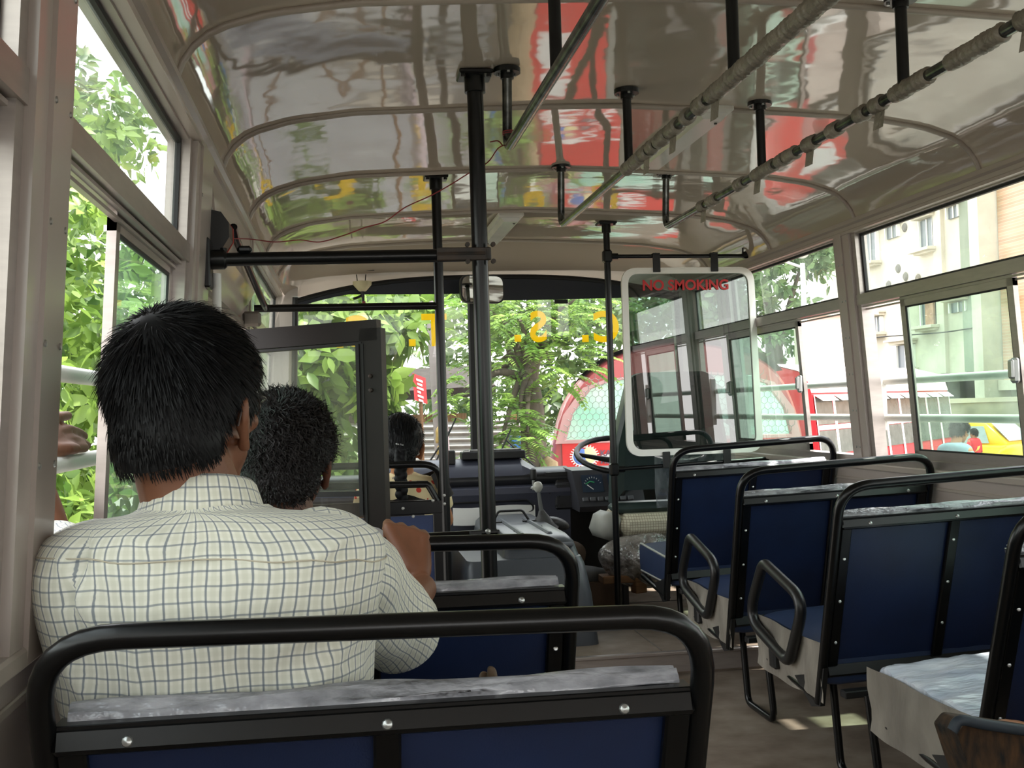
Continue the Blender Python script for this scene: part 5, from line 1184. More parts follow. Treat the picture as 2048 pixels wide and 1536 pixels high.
# ---- passenger just out of frame whose hand rests on a dark bag at the bottom right corner
m4 = thing('person', 'passenger at the bottom right corner, one hand behind a dark bag', 'person', (.62, 1.30, .4))
h4 = Head((.70, 1.36, 1.10), yaw=-10, k=1.0); b = Blob(); h4.blobs(b); b.cap(h4.P((0, -.028, -.06)), (.70, 1.33, .94), .056, .062)
for a in ((.70, 1.36, .62), (.70, 1.345, .74), (.70, 1.34, .85)): b.ell(a, (.15, .095, .10))
b.cap((.58, 1.34, .885), (.82, 1.34, .885), .055); b.chain([(.555, 1.35, .87), (.52, 1.44, .54), (.375, 1.68, .478)], [.05, .041, .028]); b.chain([(.845, 1.35, .87), (.90, 1.44, .66), (.78, 1.66, .56)], [.05, .041, .028])
kn = [(.318, 1.735, .503), (.296, 1.732, .507), (.274, 1.728, .507), (.256, 1.722, .501)]
hand_blob(b, (.375, 1.69, .482), kn, [[(k[0]-.030, k[1]+.012, k[2]-.008), (k[0]-.045, k[1]+.016, k[2]-.030)] for k in kn], [(.355, 1.70, .484), (.335, 1.72, .492), (.312, 1.72, .496)], .009, .017)
kn = [(.76, 1.73, .56), (.775, 1.735, .56), (.79, 1.735, .56), (.805, 1.73, .56)]; hand_blob(b, (.78, 1.67, .56), kn, [[(k[0], 1.77, .552), (k[0], 1.79, .535)] for k in kn], [(.76, 1.68, .56), (.745, 1.71, .555), (.745, 1.74, .55)])
q = remesh(b, .005, 3); build('body', q, SKIN3, m4, 180); h4.hair(m4, HAIR, reg_short, n=1500, off=.012); torso(m4, .70, 1.345, .42, .93, .19, .12, STRIPE)
b = Blob(); seated_legs(b, (.70, 1.38, .47)); q = remesh(b, .012, 3); build('trousers', q, bpy.data.materials['dark_trousers'], m4, 180)
s5 = dup(s1, (.500, 1.245, 0), 'rearmost navy bus seat on the right, beyond the right edge of the photo', GS); s5.rotation_euler = (0, 0, 0)
bg = thing('handbag', 'dark brown streaked bag with a blue black rim at the bottom right corner', 'bag', (.27, 1.72, .4))
q = MB(); bo = fillet([AY(1903, 1462, 1.62), AY(1920, 1440, 1.62), AY(2090, 1466, 1.62), AY(2100, 1640, 1.62), AY(1965, 1640, 1.62), AY(1925, 1530, 1.62)], [.006, .008, .01, .01, .01, .02], 4, True)
G = [[p+np.array([0, d, 0])+(np.mean(bo, 0)-p)*s_ for p in bo] for d, s_ in ((-.012, .06), (-.016, .0), (.05, .0), (.06, .06))]; q.grid(G, wrap=True); n_ = len(bo); q.f.append(tuple(range(n_))[::-1]); q.f.append(tuple(3*n_+k for k in range(n_)))
build('bag_body', q, pm('streaked_brown_cloth', S(78, 54, 30), .85, vscale=52, col2=S(14, 11, 10), stretch=(1.5, 1, .45), bump=.4, bscale=60, bdist=.006), bg, 40)
q = MB(); q.tube(spline([AY(1904, 1462, 1.585), AY(1921, 1441, 1.585), AY(1975, 1450, 1.585), AY(2095, 1468, 1.585)], 6), .0085, 8); build('rim', q, pm('blue_black_binding', S(34, 44, 54), .6), bg, 60)
# brown leather thing on the cushion beside the man
pu = thing('leather_purse', 'pointed brown folded leather purse standing between the two left seat backs', 'purse', (-.585, 1.75, .42))
for x0, x1, xt, zt, y in ((-.612, -.583, -.588, .652, 1.752), (-.590, -.560, -.578, .662, 1.742)):
    q = MB(); o_ = fillet([(x0-.012, y, .43), (x0, y, .60), (xt-.004, y, zt), (xt+.008, y, zt-.003), (x1, y, .60), (x1+.01, y, .43)], .012, 5, True); G = [[np.array(p)+(0, d, 0)+(np.mean(o_, 0)-np.array(p))*s_ for p in o_] for d, s_ in ((-.007, .12), (-.004, 0), (.004, 0), (.007, .12))]; q.grid(G, wrap=True); n_ = len(o_); q.f.append(tuple(range(n_))[::-1]); q.f.append(tuple(3*n_+k for k in range(n_)))
    build('flap', q, pm('worn_brown_leather', S(124, 100, 76), .5, vscale=30, col2=S(84, 64, 46), bump=.3, bscale=60, bdist=.004) if 'worn_brown_leather' not in bpy.data.materials else bpy.data.materials['worn_brown_leather'], pu, 60)
# ------------------------------------------------------------------ the street
GZ = -1.1
m_ = MB(); m_.box((0, 30, GZ-.05), (160, 120, .1)); struct('ground', m_, pm('dusty_tarmac', S(140, 134, 124), .9, var=.3, vscale=1.2, col2=S(112, 106, 98), bump=.2, bscale=30), 20)
def leaf_mat(name, c1, c2, tr=.45):
    m = bpy.data.materials.new(name); m.use_nodes = True; nt = m.node_tree; b = nt.nodes['Principled BSDF']; o = nt.nodes['Material Output']
    at = nt.nodes.new('ShaderNodeAttribute'); at.attribute_name = 'tone'; rp = nt.nodes.new('ShaderNodeValToRGB')
    rp.color_ramp.elements[0].color = tuple(c1)+(1,); rp.color_ramp.elements[1].color = tuple(c2)+(1,); nt.links.new(at.outputs['Fac'], rp.inputs[0]); nt.links.new(rp.outputs[0], b.inputs['Base Color'])
    b.inputs['Roughness'].default_value = .42; t = nt.nodes.new('ShaderNodeBsdfTranslucent'); nt.links.new(rp.outputs[0], t.inputs[0])
    mx = nt.nodes.new('ShaderNodeMixShader'); mx.inputs[0].default_value = tr; nt.links.new(b.outputs[0], mx.inputs[1]); nt.links.new(t.outputs[0], mx.inputs[2]); nt.links.new(mx.outputs[0], o.inputs[0]); return m
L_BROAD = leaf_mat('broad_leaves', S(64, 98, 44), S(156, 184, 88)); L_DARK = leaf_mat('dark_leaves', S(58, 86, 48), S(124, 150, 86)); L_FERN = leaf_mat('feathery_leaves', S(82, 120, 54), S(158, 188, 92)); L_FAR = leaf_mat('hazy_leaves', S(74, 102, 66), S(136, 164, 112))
LEAF = np.array([(0, 0, 0), (-.22, .25, .03), (0, .25, -.02), (.22, .25, .03), (-.26, .55, .0), (0, .55, -.05), (.26, .55, .0), (0, 1, -.16)])
LEAF[:, 0] *= .85
LF = [(0, 3, 2), (0, 2, 1), (2, 3, 6, 5), (1, 2, 5, 4), (5, 6, 7), (4, 5, 7)]
def leaves_mesh(name, pos, ydir, nrm, size, tone, mat, parent):
    n = len(pos); y = ydir/np.linalg.norm(ydir, axis=1, keepdims=True); x = np.cross(y, nrm); x /= np.maximum(np.linalg.norm(x, axis=1, keepdims=True), 1e-6); z = np.cross(x, y)
    V = pos[:, None, :] + size[:, None, None]*(LEAF[None, :, :1]*x[:, None]+LEAF[None, :, 1:2]*y[:, None]+LEAF[None, :, 2:3]*z[:, None])
    V = V.reshape(-1, 3)-wloc(parent); me = bpy.data.meshes.new(name)
    loops = []; starts = []; tot = []
    for f in LF: starts.append(len(loops)); tot.append(len(f)); loops += list(f)
    loops = np.array(loops); nl = len(loops); LI = (loops[None]+8*np.arange(n)[:, None]).ravel(); ST = (np.array(starts)[None]+nl*np.arange(n)[:, None]).ravel(); TT = np.tile(np.array(tot), n)
    me.vertices.add(len(V)); me.vertices.foreach_set('co', V.astype(np.float32).ravel()); me.loops.add(len(LI)); me.loops.foreach_set('vertex_index', LI.astype(np.int32))
    me.polygons.add(len(ST)); me.polygons.foreach_set('loop_start', ST.astype(np.int32)); me.polygons.foreach_set('loop_total', TT.astype(np.int32)); me.update(calc_edges=True); me.validate()
    a = me.attributes.new('tone', 'FLOAT', 'POINT'); a.data.foreach_set('value', np.repeat(tone, 8).astype(np.float32))
    me.shade_smooth(); return link_mesh(name, me, mat, parent)
def crown(balls, n, size, seed, rosette=6, fern=False):
    """leaves in rosettes (or fronds) spread over the shells of several balls (centre, radii, weight)"""
    g = np.random.default_rng(seed); pos, yd, nr, sz, tn = [], [], [], [], []
    w = np.array([b_[2] for b_ in balls]); w = w/w.sum()
    for _ in range(n):
        c, r, _w = balls[g.choice(len(balls), p=w)]; d = g.normal(size=3); d /= np.linalg.norm(d); rad = g.random()**.45
        p = np.array(c)+d*np.array(r)*rad; out = d*.6+g.normal(size=3)*.5+np.array([0, 0, .15]); out /= np.linalg.norm(out); t0 = g.random()
        if fern:
            L = size*(2.6+2.2*g.random()); k = 9; side = np.cross(out, [0, 0, 1.]); side /= max(np.linalg.norm(side), 1e-5); cur = out*np.array([1, 1, .4]); cur /= np.linalg.norm(cur)
            for i in range(k):
                q = p+cur*L*i/k+np.array([0, 0, -.30*L*(i/k)**2]); s_ = size*(1.1-.6*abs(i/k-.4))
                for sg in (-1, 1):
                    pos.append(q); yd.append(side*sg+cur*.45+np.array([0, 0, -.15])); nr.append(np.array([0, 0, 1.])+g.normal(size=3)*.25); sz.append(s_); tn.append(np.clip(t0*.6+.4*g.random(), 0, 1))
        else:
            a0 = g.random()*6.28; u = np.cross(out, [.3, .2, 1.]); u /= np.linalg.norm(u); v = np.cross(out, u)
            for i in range(rosette):
                a = a0+6.283*i/rosette+g.normal()*.25; dirn = (math.cos(a)*u+math.sin(a)*v)*1.0+out*(.35+.3*g.random())+np.array([0, 0, -.35])
                pos.append(p+out*.02*i+dirn*size*.15); yd.append(dirn); nr.append(out+g.normal(size=3)*.3); sz.append(size*(.65+.6*g.random())); tn.append(np.clip(t0*.7+.4*g.random()-.05, 0, 1))
    return tuple(np.array(x, float) for x in (pos, yd, nr, sz, tn))
BARK = pm('tree_bark', S(104, 92, 80), .9, var=.4, vscale=6, col2=S(66, 58, 50), bump=.5, bscale=18, stretch=(1, 1, .3))
def tree(label, base, trunk, r, balls, n, size, mat, seed, rosette=6, fern=False, branches=True, group=None):
    t = thing('tree', label, 'tree', base, group)
    q = MB(); P_ = spline([np.array(base)]+[np.array(p) for p in trunk], 6); q.tube(P_, list(np.linspace(r, r*.45, len(P_))), 10); build('trunk', q, BARK, t, 60)
    if branches:
        top = np.array(trunk[-1]); mid = np.array(trunk[-2]) if len(trunk) > 1 else np.array(base)*.4+top*.6
        for i, (c, rr, w_) in enumerate(balls):
            q = MB(); s0 = mid*(1-.5*(i % 2))+top*.5*(i % 2); c = np.array(c); q.tube(spline([s0, (s0+c)/2+np.array([0, 0, .12]), c], 5), list(np.linspace(r*.35, r*.08, 11)), 7); build('branch', q, BARK, t, 60)
    leaves_mesh('foliage', *crown(balls, n, size, seed, rosette, fern), mat, t); return t
# the broad leaved tree along the left side of the bus
tree('broad leaved tree outside the left windows', (-4.4, 8.8, GZ), [(-4.35, 8.9, .6), (-4.2, 9.0, 2.0)], .16,
     [((-3.3, 7.6, .3), (1.0, 1.8, 1.2), 3), ((-3.6, 8.4, 1.7), (1.0, 1.6, 1.0), 3), ((-3.9, 9.0, 3.0), (.9, 1.4, .9), 2.4), ((-3.1, 9.6, 2.2), (.8, 1.2, 1.1), 2), ((-2.6, 6.6, .1), (.5, 1.3, 1.0), 2), ((-3.0, 9.6, .6), (.9, 1.6, 1.2), 2.4), ((-3.05, 10.6, 3.6), (.6, .9, .6), 1.2), ((-3.6, 6.2, -.3), (.9, 1.2, .8), 1.5)], 1500, .155, L_BROAD, 21, 6)
tree('dark leaved tree behind the broad leaved tree on the left', (-6.5, 13.5, GZ), [(-6.4, 13.5, 1.5), (-6.1, 13.4, 3.4)], .2,
     [((-5.2, 13, 1.2), (1.8, 2.0, 1.8), 3), ((-5.6, 13.4, 3.6), (1.6, 1.8, 1.5), 3), ((-4.0, 14, 2.4), (1.4, 1.6, 1.8), 2.5), ((-4.3, 14.5, 4.8), (1.1, 1.2, 1.0), 1.5), ((-4.4, 13.2, -.2), (1.2, 1.5, .9), 2)], 1300, .20, L_DARK, 22, 6)
tree('broad leaved tree just beyond the left half of the windscreen', (-2.0, 9.0, GZ), [(-1.85, 9.0, .2), (-1.6, 8.9, 1.2)], .10,
     [((-1.5, 8.6, 1.5), (.85, .7, .55), 3), ((-.95, 8.5, 1.75), (.55, .6, .45), 2.2), ((-1.55, 8.6, .75), (.8, .7, .6), 3), ((-1.0, 8.9, .85), (.38, .5, .45), 1.4), ((-1.8, 8.8, .0), (.7, .7, .6), 2), ((-.75, 8.6, 1.35), (.35, .4, .18), .8), ((-1.1, 8.8, .2), (.35, .5, .5), 1), ((-2.3, 8.7, 1.6), (.7, .7, .8), 1.6), (tuple(AY(780, 660, 9.0)), (.14, .4, .14), .7), (tuple(AY(745, 780, 9.0)), (.16, .4, .24), .8), (tuple(AY(770, 620, 9.2)), (.45, .4, .2), 1.2)], 720, .185, L_BROAD, 23, 6)
tree('dark trunked tree behind the yellow letter T', (-.62, 13.5, GZ), [(-.62, 13.5, .8), (-.72, 13.5, 2.2), (-.8, 13.5, 3.4)], .30,
     [((-1.6, 13.8, 2.6), (1.5, 1.0, .9), 3), ((-.6, 14, 2.9), (.9, .9, .7), 2), ((-2.4, 13.6, 1.3), (1.0, .8, 1.0), 2.5), ((-1.5, 14.2, .6), (1.0, .7, .8), 2), ((-1.2, 14.0, 1.8), (.8, .8, .8), 2.5), ((-.9, 14.2, 1.4), (.35, .6, .5), 1)], 1000, .21, L_DARK, 24, 6)
def pb(px, py, Y, r, w): return (tuple(AY(px, py, Y)), r, w)
fb = AY(1072, 930, 9.0)
tree('feathery leaved tree beyond the middle of the windscreen', (fb[0], 9.0, GZ), [AY(1066, 860, 9.0), AY(1058, 760, 9.0), AY(1075, 690, 9.05)], .13,
     [pb(1040, 640, 8.8, (.75, .6, .30), 3), pb(1150, 600, 8.8, (.45, .6, .18), 1.8), pb(980, 620, 8.9, (.35, .5, .25), 1.2), pb(1100, 720, 8.7, (.5, .45, .22), 1.6), pb(930, 790, 8.6, (.16, .3, .30), 1.0), pb(1035, 850, 8.6, (.17, .3, .30), 1.3), pb(1055, 865, 8.5, (.10, .2, .18), .8), pb(1000, 890, 8.6, (.14, .3, .16), .5), pb(1000, 720, 9.3, (.3, .3, .25), .8)], 420, .062, L_FERN, 25, fern=True)
tree('leafy tree behind the feathery tree and the hut', (2.0, 17.5, GZ), [(2.0, 17.5, 1), (2.1, 17.5, 2.6)], .22,
     [((1.6, 17, 2.8), (1.8, 1.2, 1.2), 3), ((3.6, 17.5, 2.6), (1.6, 1.2, 1.3), 3), ((2.4, 17, 1.0), (1.4, 1.0, 1.0), 2), ((.9, 17.2, 1.3), (.6, .8, .8), .9)], 900, .19, L_DARK, 26, 6)
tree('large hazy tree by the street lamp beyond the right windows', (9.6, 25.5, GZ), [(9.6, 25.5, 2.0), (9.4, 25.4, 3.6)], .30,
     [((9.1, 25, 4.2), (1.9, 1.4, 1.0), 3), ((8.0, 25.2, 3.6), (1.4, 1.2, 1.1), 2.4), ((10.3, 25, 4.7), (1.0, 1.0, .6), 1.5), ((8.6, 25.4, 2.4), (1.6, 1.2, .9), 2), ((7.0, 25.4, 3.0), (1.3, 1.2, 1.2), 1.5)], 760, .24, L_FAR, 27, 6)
# palm like strap leaves hanging beside the hut
sl = thing('strap_leaved_plant', 'plant with long hanging strap leaves beside the red notice', 'plant', (-.95, 11.0, GZ))
q = MB(); g = np.random.default_rng(5)
for i in range(70):
    a = g.random()*6.28; x0, y0 = -.92+.10*math.cos(a), 11.0+.1*math.sin(a); L = .5+.55*g.random(); sp_r = .10+.28*g.random(); G = []
    for k in range(6):
        t = k/5; wd = .014*(1-t*.8); c = np.array([x0+math.cos(a)*sp_r*math.sin(t*1.6), y0+math.sin(a)*sp_r*math.sin(t*1.6), .85+.14*math.sin(t*2.2)-L*t**1.5]); s_ = np.array([-math.sin(a), math.cos(a), 0]); G.append([c-s_*wd, c+s_*wd])
    q.grid(G)
build('leaves', q, pm('strap_leaf', S(106, 128, 74), .6, var=.4, vscale=9), sl, 180)
q = MB(); q.tube([(-.92, 11.0, GZ), (-.93, 11.0, 0), (-.92, 11.0, .9)], [.06, .05, .035], 8); build('stem', q, BARK, sl, 60)
# hut, corrugated fence, painted pole, notice, tarpaulin
hu = thing('hut', 'dark roadside hut with a bamboo wall and a sagging roof behind the peeling pole', 'hut', (-.1, 13.0, GZ))
q = MB(); q.box((.05, 13.2, .55), (1.2, .1, .95)); build('bamboo_wall', q, pm('bamboo_matting', S(150, 120, 82), .8, var=.5, vscale=6, stretch=(9, 1, .6)), hu, 20)
q = MB(); q.prism([(-.75, 12.7, 1.28), (.95, 12.7, 1.34), (.95, 12.75, 1.22), (-.75, 12.75, 1.18)], (0, 1.4, .3)); build('roof', q, pm('dark_roofing', S(62, 54, 50), .9, var=.4), hu, 20)
q = MB(); q.box((-.1, 13.12, .35), (.7, .08, .5)); q.ell((.0, 12.9, .25), (.28, .15, .2)); build('painted_opening', q, pm('painted_hut_shade', S(40, 36, 34), .9), hu, 60)  # solid shapes; the shade inside the hut is put into their colour
fe = thing('corrugated_fence', 'grey corrugated sheet fence beyond the left of the windscreen', 'fence', (.4, 11.9, GZ))
q = MB(); G = []
for i in range(41):
    z = .52+.42*i/40; G.append([(x, 11.9-.018*math.sin(i*.95), z+.05*(x-.4)*-.3) for x in (-.9, .1, 1.1)])
q.grid(G); build('ribbed_sheet', q, pm('weathered_zinc', S(168, 166, 160), .55, metal=.2, var=.25, vscale=7), fe, 180)
q = MB(); q.box((.1, 12.0, -.25), (2.0, .03, 1.55)); build('lower_sheet', q, pm('pale_grey_sheet', S(190, 192, 196), .7, var=.12, vscale=3), fe, 20)
q = MB()
for x in (-.8, .2, 1.05): q.cyl((x, 12.05, GZ), (x, 12.05, 1.0), .04, 8)
build_each('post', q, WOOD, fe, 40)
pp_ = thing('painted_pole', 'thick lilac grey pole with peeling orange paint outside the windscreen', 'pole', tuple(AY(880, 960, 10.0)[:2])+(GZ,))
a, b = AY(868, 640, 10.0), AY(888, 960, 10.0); d = (a-b)/(a[2]-b[2]); q = MB(); q.cyl(b+d*(GZ-b[2]), b+d*(3.6-b[2]), .068, 16); build('shaft', q, pm('lilac_grey_paint', S(176, 160, 166), .5, var=.12, vscale=6), pp_, 60)
q = MB()
for (px, py, w_, h_) in ((877, 868, .03, .08), (880, 900, .03, .05), (885, 945, .03, .04)):
    c = AY(px, py, 9.93); q.ell(c, (w_, .02, h_), (0, .2, 0), 10, 8); v = q.v[-1]; v += .012*vnoise(v, 40, 2)[:, None]*np.array([1, .2, 1])
build_each('peeling_patch', q, pm('flaking_orange_paint', S(206, 172, 110), .8, var=.4, vscale=18), pp_, 60)
nb = thing('notice_board', 'tilted red notice board with white lettering beside the painted pole', 'sign', tuple(AY(842, 778, 11.5)))
P4 = [AY(825, 746, 11.5), AY(851, 756, 11.62), AY(855, 808, 11.62), AY(829, 800, 11.5)]
q = MB(); q.prism([P4[0], P4[3], P4[2], P4[1]], (0, .02, 0)); build('board', q, pm('red_board', S(176, 46, 50), .5), nb, 20)
ex = (P4[1]-P4[0]); ex /= np.linalg.norm(ex); ey = (P4[0]-P4[3]); ey /= np.linalg.norm(ey); q = MB(); c = sum(P4)/4+np.array([0, -.012, 0])
for k, w_ in enumerate((.085, .06, .10, .085, .07, .05)):
    for s in (-1, 1):
        if k == 3 and s > 0: continue
        p = c+ey*(.085-.042*k)+ex*s*.018*(1 if k % 2 else 1.2); q.add([p-ex*w_*.3-ey*.010, p+ex*w_*.3-ey*.010, p+ex*w_*.3+ey*.012, p-ex*w_*.3+ey*.012], [(0, 1, 2, 3)])
build('lettering', q, PAPER, nb, 0)
q = MB(); q.cyl((P4[3]+P4[2])/2+np.array([0, .03, -.0]), tuple(((P4[3]+P4[2])/2)[:2]+np.array([0, .03]))+(GZ,), .02, 8); build('post', q, WOOD, nb, 40)
tp = thing('blue_tarpaulin', 'bright blue tarpaulin hanging below the feathery tree', 'tarpaulin', tuple(AY(1040, 900, 10.2)[:2])+(GZ,))
G = [[AY(1018+12*j+2*i, 872+14*i, 10.3+.03*math.sin(j*2+i)) for j in range(5)] for i in range(12)]; q = MB(); q.grid(G); build('sheet', q, pm('blue_tarp', S(60, 124, 196), .5, var=.2), tp, 180)
lo = thing('tree_stump', 'dead straw coloured palm stump at the foot of the feathery tree', 'stump', tuple(AY(1098, 930, 8.9)[:2])+(GZ,))
q = MB(); c = AY(1098, 930, 8.9); q.lathe([(.15, 0), (.13, .8), (.10, 1.3), (.08, 1.72), (0, 1.78)], (c[0], c[1], GZ), (0, 0, 1), 14); v = q.verts(); v += .02*vnoise(v, 15, 3)[:, None]; q.v = [v]; build('stump', q, pm('straw_bark', S(172, 146, 112), .9, var=.4, vscale=10, stretch=(4, 4, .5)), lo, 60)
# ------------------------------------------------------------------ the red minibus facing us, ahead on the right
REDP = pm('faded_red_paint', S(178, 82, 86), .35, var=.12, vscale=2, coat=.3); REDB = pm('bright_red_panel', S(214, 42, 44), .4); ROOFG = pm('dark_roof_tone', S(92, 70, 66), .7, var=.3)  # roof lip is darker and greyer than the red body
vb = thing('minibus', 'faded red minibus facing us beyond the steering wheel, wire mesh over its windscreen', 'minibus', (0, 0, 0))
BC = AY(1352, 800, 9.6); fw = np.array([CAM[0]-BC[0], CAM[1]-BC[1]]); ang = math.atan2(fw[1], fw[0]); ang += R(6)
ux = np.array([-math.sin(ang), math.cos(ang), 0])*1.0; vx = np.array([-math.cos(ang), -math.sin(ang), 0])      # across, and away from us
if ux[0] < 0: ux = -ux
B0 = np.array([BC[0], BC[1], 0]); vb.location = (B0[0], B0[1], GZ)
def BP(u, v, z): return B0+ux*u+vx*v+np.array([0, 0, z])
def b_out(k=1.0, top=0.0):                              # front outline (u, z) from bottom left over the roof to bottom right
    pts = [(-1.15, -.55), (-1.16, .45), (-1.04, 1.02), (-.80, 1.36), (-.45, 1.55), (0, 1.63), (.45, 1.58), (.84, 1.42), (1.06, 1.08), (1.17, .45), (1.16, -.55)]
    return [(u*k, (z-.4)*(k if z > .4 else 1)+.4+top) for u, z in [tuple(p) for p in spline([np.array(p) for p in pts], 5)]]
q = MB(); q.grid([[BP(u, v, z) for u, z in b_out(k)] for v, k in ((.0, .965), (.04, .985), (.16, 1.0), (.5, 1.01), (6.2, 1.01))])
n_ = len(b_out()); q.f.append(tuple(range(n_))); build('body', q, REDP, vb, 50)
q = MB(); q.grid([[BP(u*1.004, v, z+.012) for u, z in b_out(1.012) if z > 1.28] for v in (-.02, .3, 6.2)]); build('roof_lip', q, ROOFG, vb, 60)
win = [(-1.0, .765), (-.93, 1.0), (-.76, 1.22), (-.58, 1.28), (0, 1.345), (.56, 1.29), (.80, 1.22), (.95, 1.0), (1.0, .765)]
def ringed(pts, off, d): c = np.mean(np.array(pts), 0); return [BP(c[0]+(u-c[0])*off, d, c[1]+(z-c[1])*off) for u, z in pts]
q = MB(); q.grid([ringed(win, 1.10, -.010), ringed(win, 1.10, -.03), ringed(win, 1.02, -.03), ringed(win, 1.0, -.012)], wrap=True); build('screen_surround', q, pm('rosy_grey_frame', S(196, 150, 152), .5), vb, 30)
q = MB(); q.add(ringed(win, 1.0, -.008), [tuple(range(len(win)))]); build('screen_glass', q, pm('painted_glare_glass', S(238, 246, 240), .08, var=.3, vscale=2.6, col2=S(176, 234, 210), spec=.9), vb, 0)  # white and mint glare is put into the pane's own colour
q = MB(); hx = .058
for i in range(-18, 19):
    for j in range(6, 19):
        u = i*hx*1.0+(.5*hx if j % 2 else 0); z = .36+j*.052
        if not (z > .75 and abs(u) < 1.04 and z < 1.33 and abs(u) < 1.06-.62*max(0, z-.80)**1.2): continue
        a_, b_, c_ = BP(u, -.045, z), BP(u+.5*hx, -.045, z+.020), BP(u-.5*hx, -.045, z+.020)
        q.tube([a_, b_], .0022, 4, cap=False); q.tube([a_, c_], .0022, 4, cap=False); q.tube([b_, b_+np.array([0, 0, .032])], .0022, 4, cap=False)
build('wire_mesh', q, pm('grey_wire', S(110, 118, 112), .5, metal=.3), vb, 0)
q = MB(); q.grid([[BP(u, -.016, z) for u in np.linspace(-1.04, 1.05, 12)] for z in (-.45, .755)]); build('advert_panel', q, REDB, vb, 180)
q = MB(); cl = (-.84, .612)
for k in range(28):
    a = k/28*6.283; q.add([BP(cl[0]+r_*1.25*math.cos(a+da), -.022, cl[1]+r_*math.sin(a+da)) for r_, da in ((.088, -.05), (.108, -.04), (.108, .04), (.088, .05))], [(0, 1, 2, 3)])
q.grid([[BP(cl[0]+r_*1.25*math.cos(a), -.022, cl[1]+r_*math.sin(a)) for a in np.linspace(0, 6.283, 33)] for r_ in (.080, .090)])
q.ell(BP(-.50, -.02, .60), (.20, .012, .045), (0, 0, math.atan2(ux[1], ux[0])), 20, 8); q.ell(BP(-.86, -.02, .43), (.20, .012, .05), (0, 0, math.atan2(ux[1], ux[0])), 20, 8); q.ell(BP(-.52, -.02, .44), (.14, .012, .035), (0, 0, math.atan2(ux[1], ux[0])), 20, 8)
build('gear_emblem', q, PAPER, vb, 0, 'white gear ring emblem')
q = MB(); q.ell(BP(cl[0]-.035, -.021, cl[1]), (.07, .010, .075), (0, 0, math.atan2(ux[1], ux[0])), 16, 8); build('emblem_blue', q, pm('emblem_blue', S(86, 120, 196), .5), vb, 0)
q = MB(); q.ell(BP(cl[0]+.045, -.0215, cl[1]+.01), (.065, .010, .075), (0, 0, math.atan2(ux[1], ux[0])), 16, 8); build('emblem_cream', q, pm('emblem_cream', S(246, 226, 170), .5), vb, 0)
q = MB(); put_text(q, 'KA', .075, .002, BP(-.70, -.036, .612), ux, (0, 0, 1), .002, 'LEFT'); put_text(q, 'MENT', .07, .002, BP(-.70, -.038, .545), ux, (0, 0, 1), .002, 'LEFT'); build('lettering', q, pm('grey_print', S(96, 74, 92), .5), vb, 0)
for u in (-.85, .85):
    q = MB(); q.lathe([(.0, -.03), (.10, -.02), (.12, 0)], BP(u, -.02, -.30), -vx, 18); build('headlamp', q, PAPER, vb, 40)
for u in (-.98, .98):
    q = MB(); q.lathe([(.42, -.12), (.45, -.06), (.45, .06), (.42, .12)], BP(u, 1.2, -.65), ux, 22); build('wheel', q, RUBBER, vb, 40)
q = MB(); q.box((0, 0, 0), (2.2, .12, .2)); v = q.verts(); q.v = [B0+v[:, :1]*ux+v[:, 1:2]*vx+np.array([0, 0, 1])*(v[:, 2:]-.62)]; build('bumper', q, BLACKM, vb, 30)
# ------------------------------------------------------------------ the second red bus, side on, beyond the right windows
v2b = thing('minibus', 'red minibus side on with pale window pillars beyond the right windows', 'minibus', (0, 0, 0))
e0, e1_ = AX(1632, 800, 5.4), None
e0 = AY(1632, 800, 13.0); e1_ = AY(1902, 800, 17.2); sx_ = np.array([e1_[0]-e0[0], e1_[1]-e0[1], 0]); LB = np.linalg.norm(sx_); sx_ /= LB; so = np.array([-sx_[1], sx_[0], 0]); so = so if so@(np.array([e0[0]-CAM[0], e0[1]-CAM[1], 0])) > 0 else -so
C0 = np.array([e0[0], e0[1], 0]); v2b.location = (C0[0], C0[1], GZ)
def CP(s, d, z): return C0+sx_*s+so*d+np.array([0, 0, z])
sec = [(0, -.75), (-.03, .28), (.06, 1.16), (.10, 1.28), (.22, 1.42), (.6, 1.52), (1.1, 1.55), (1.9, 1.42), (2.2, 1.16), (2.2, -.75)]
q = MB(); q.grid([[CP(s, d, z) for d, z in sec] for s in (0, .08, LB-.1, LB)]); n_ = len(sec); q.f.append(tuple(range(n_))[::-1]); q.f.append(tuple(3*n_+k for k in range(n_))); build('body', q, pm('red_bus_paint', S(196, 48, 54), .4, var=.1), v2b, 40)
q = MB(); q.grid([[CP(s, d-.012, z+.004) for d, z in ((.06, 1.14), (.10, 1.28), (.22, 1.42), (.6, 1.53))] for s in (-.02, LB+.02)]); build('pale_cant_band', q, pm('pale_pink_paint', S(236, 214, 212), .5), v2b, 40)
nw = 9; pit = LB/nw; WP_ = pm('pale_window_post', S(224, 222, 216), .5)
def sd(z): return np.interp(z, [-.75, .28, 1.16], [0, -.03, .06])
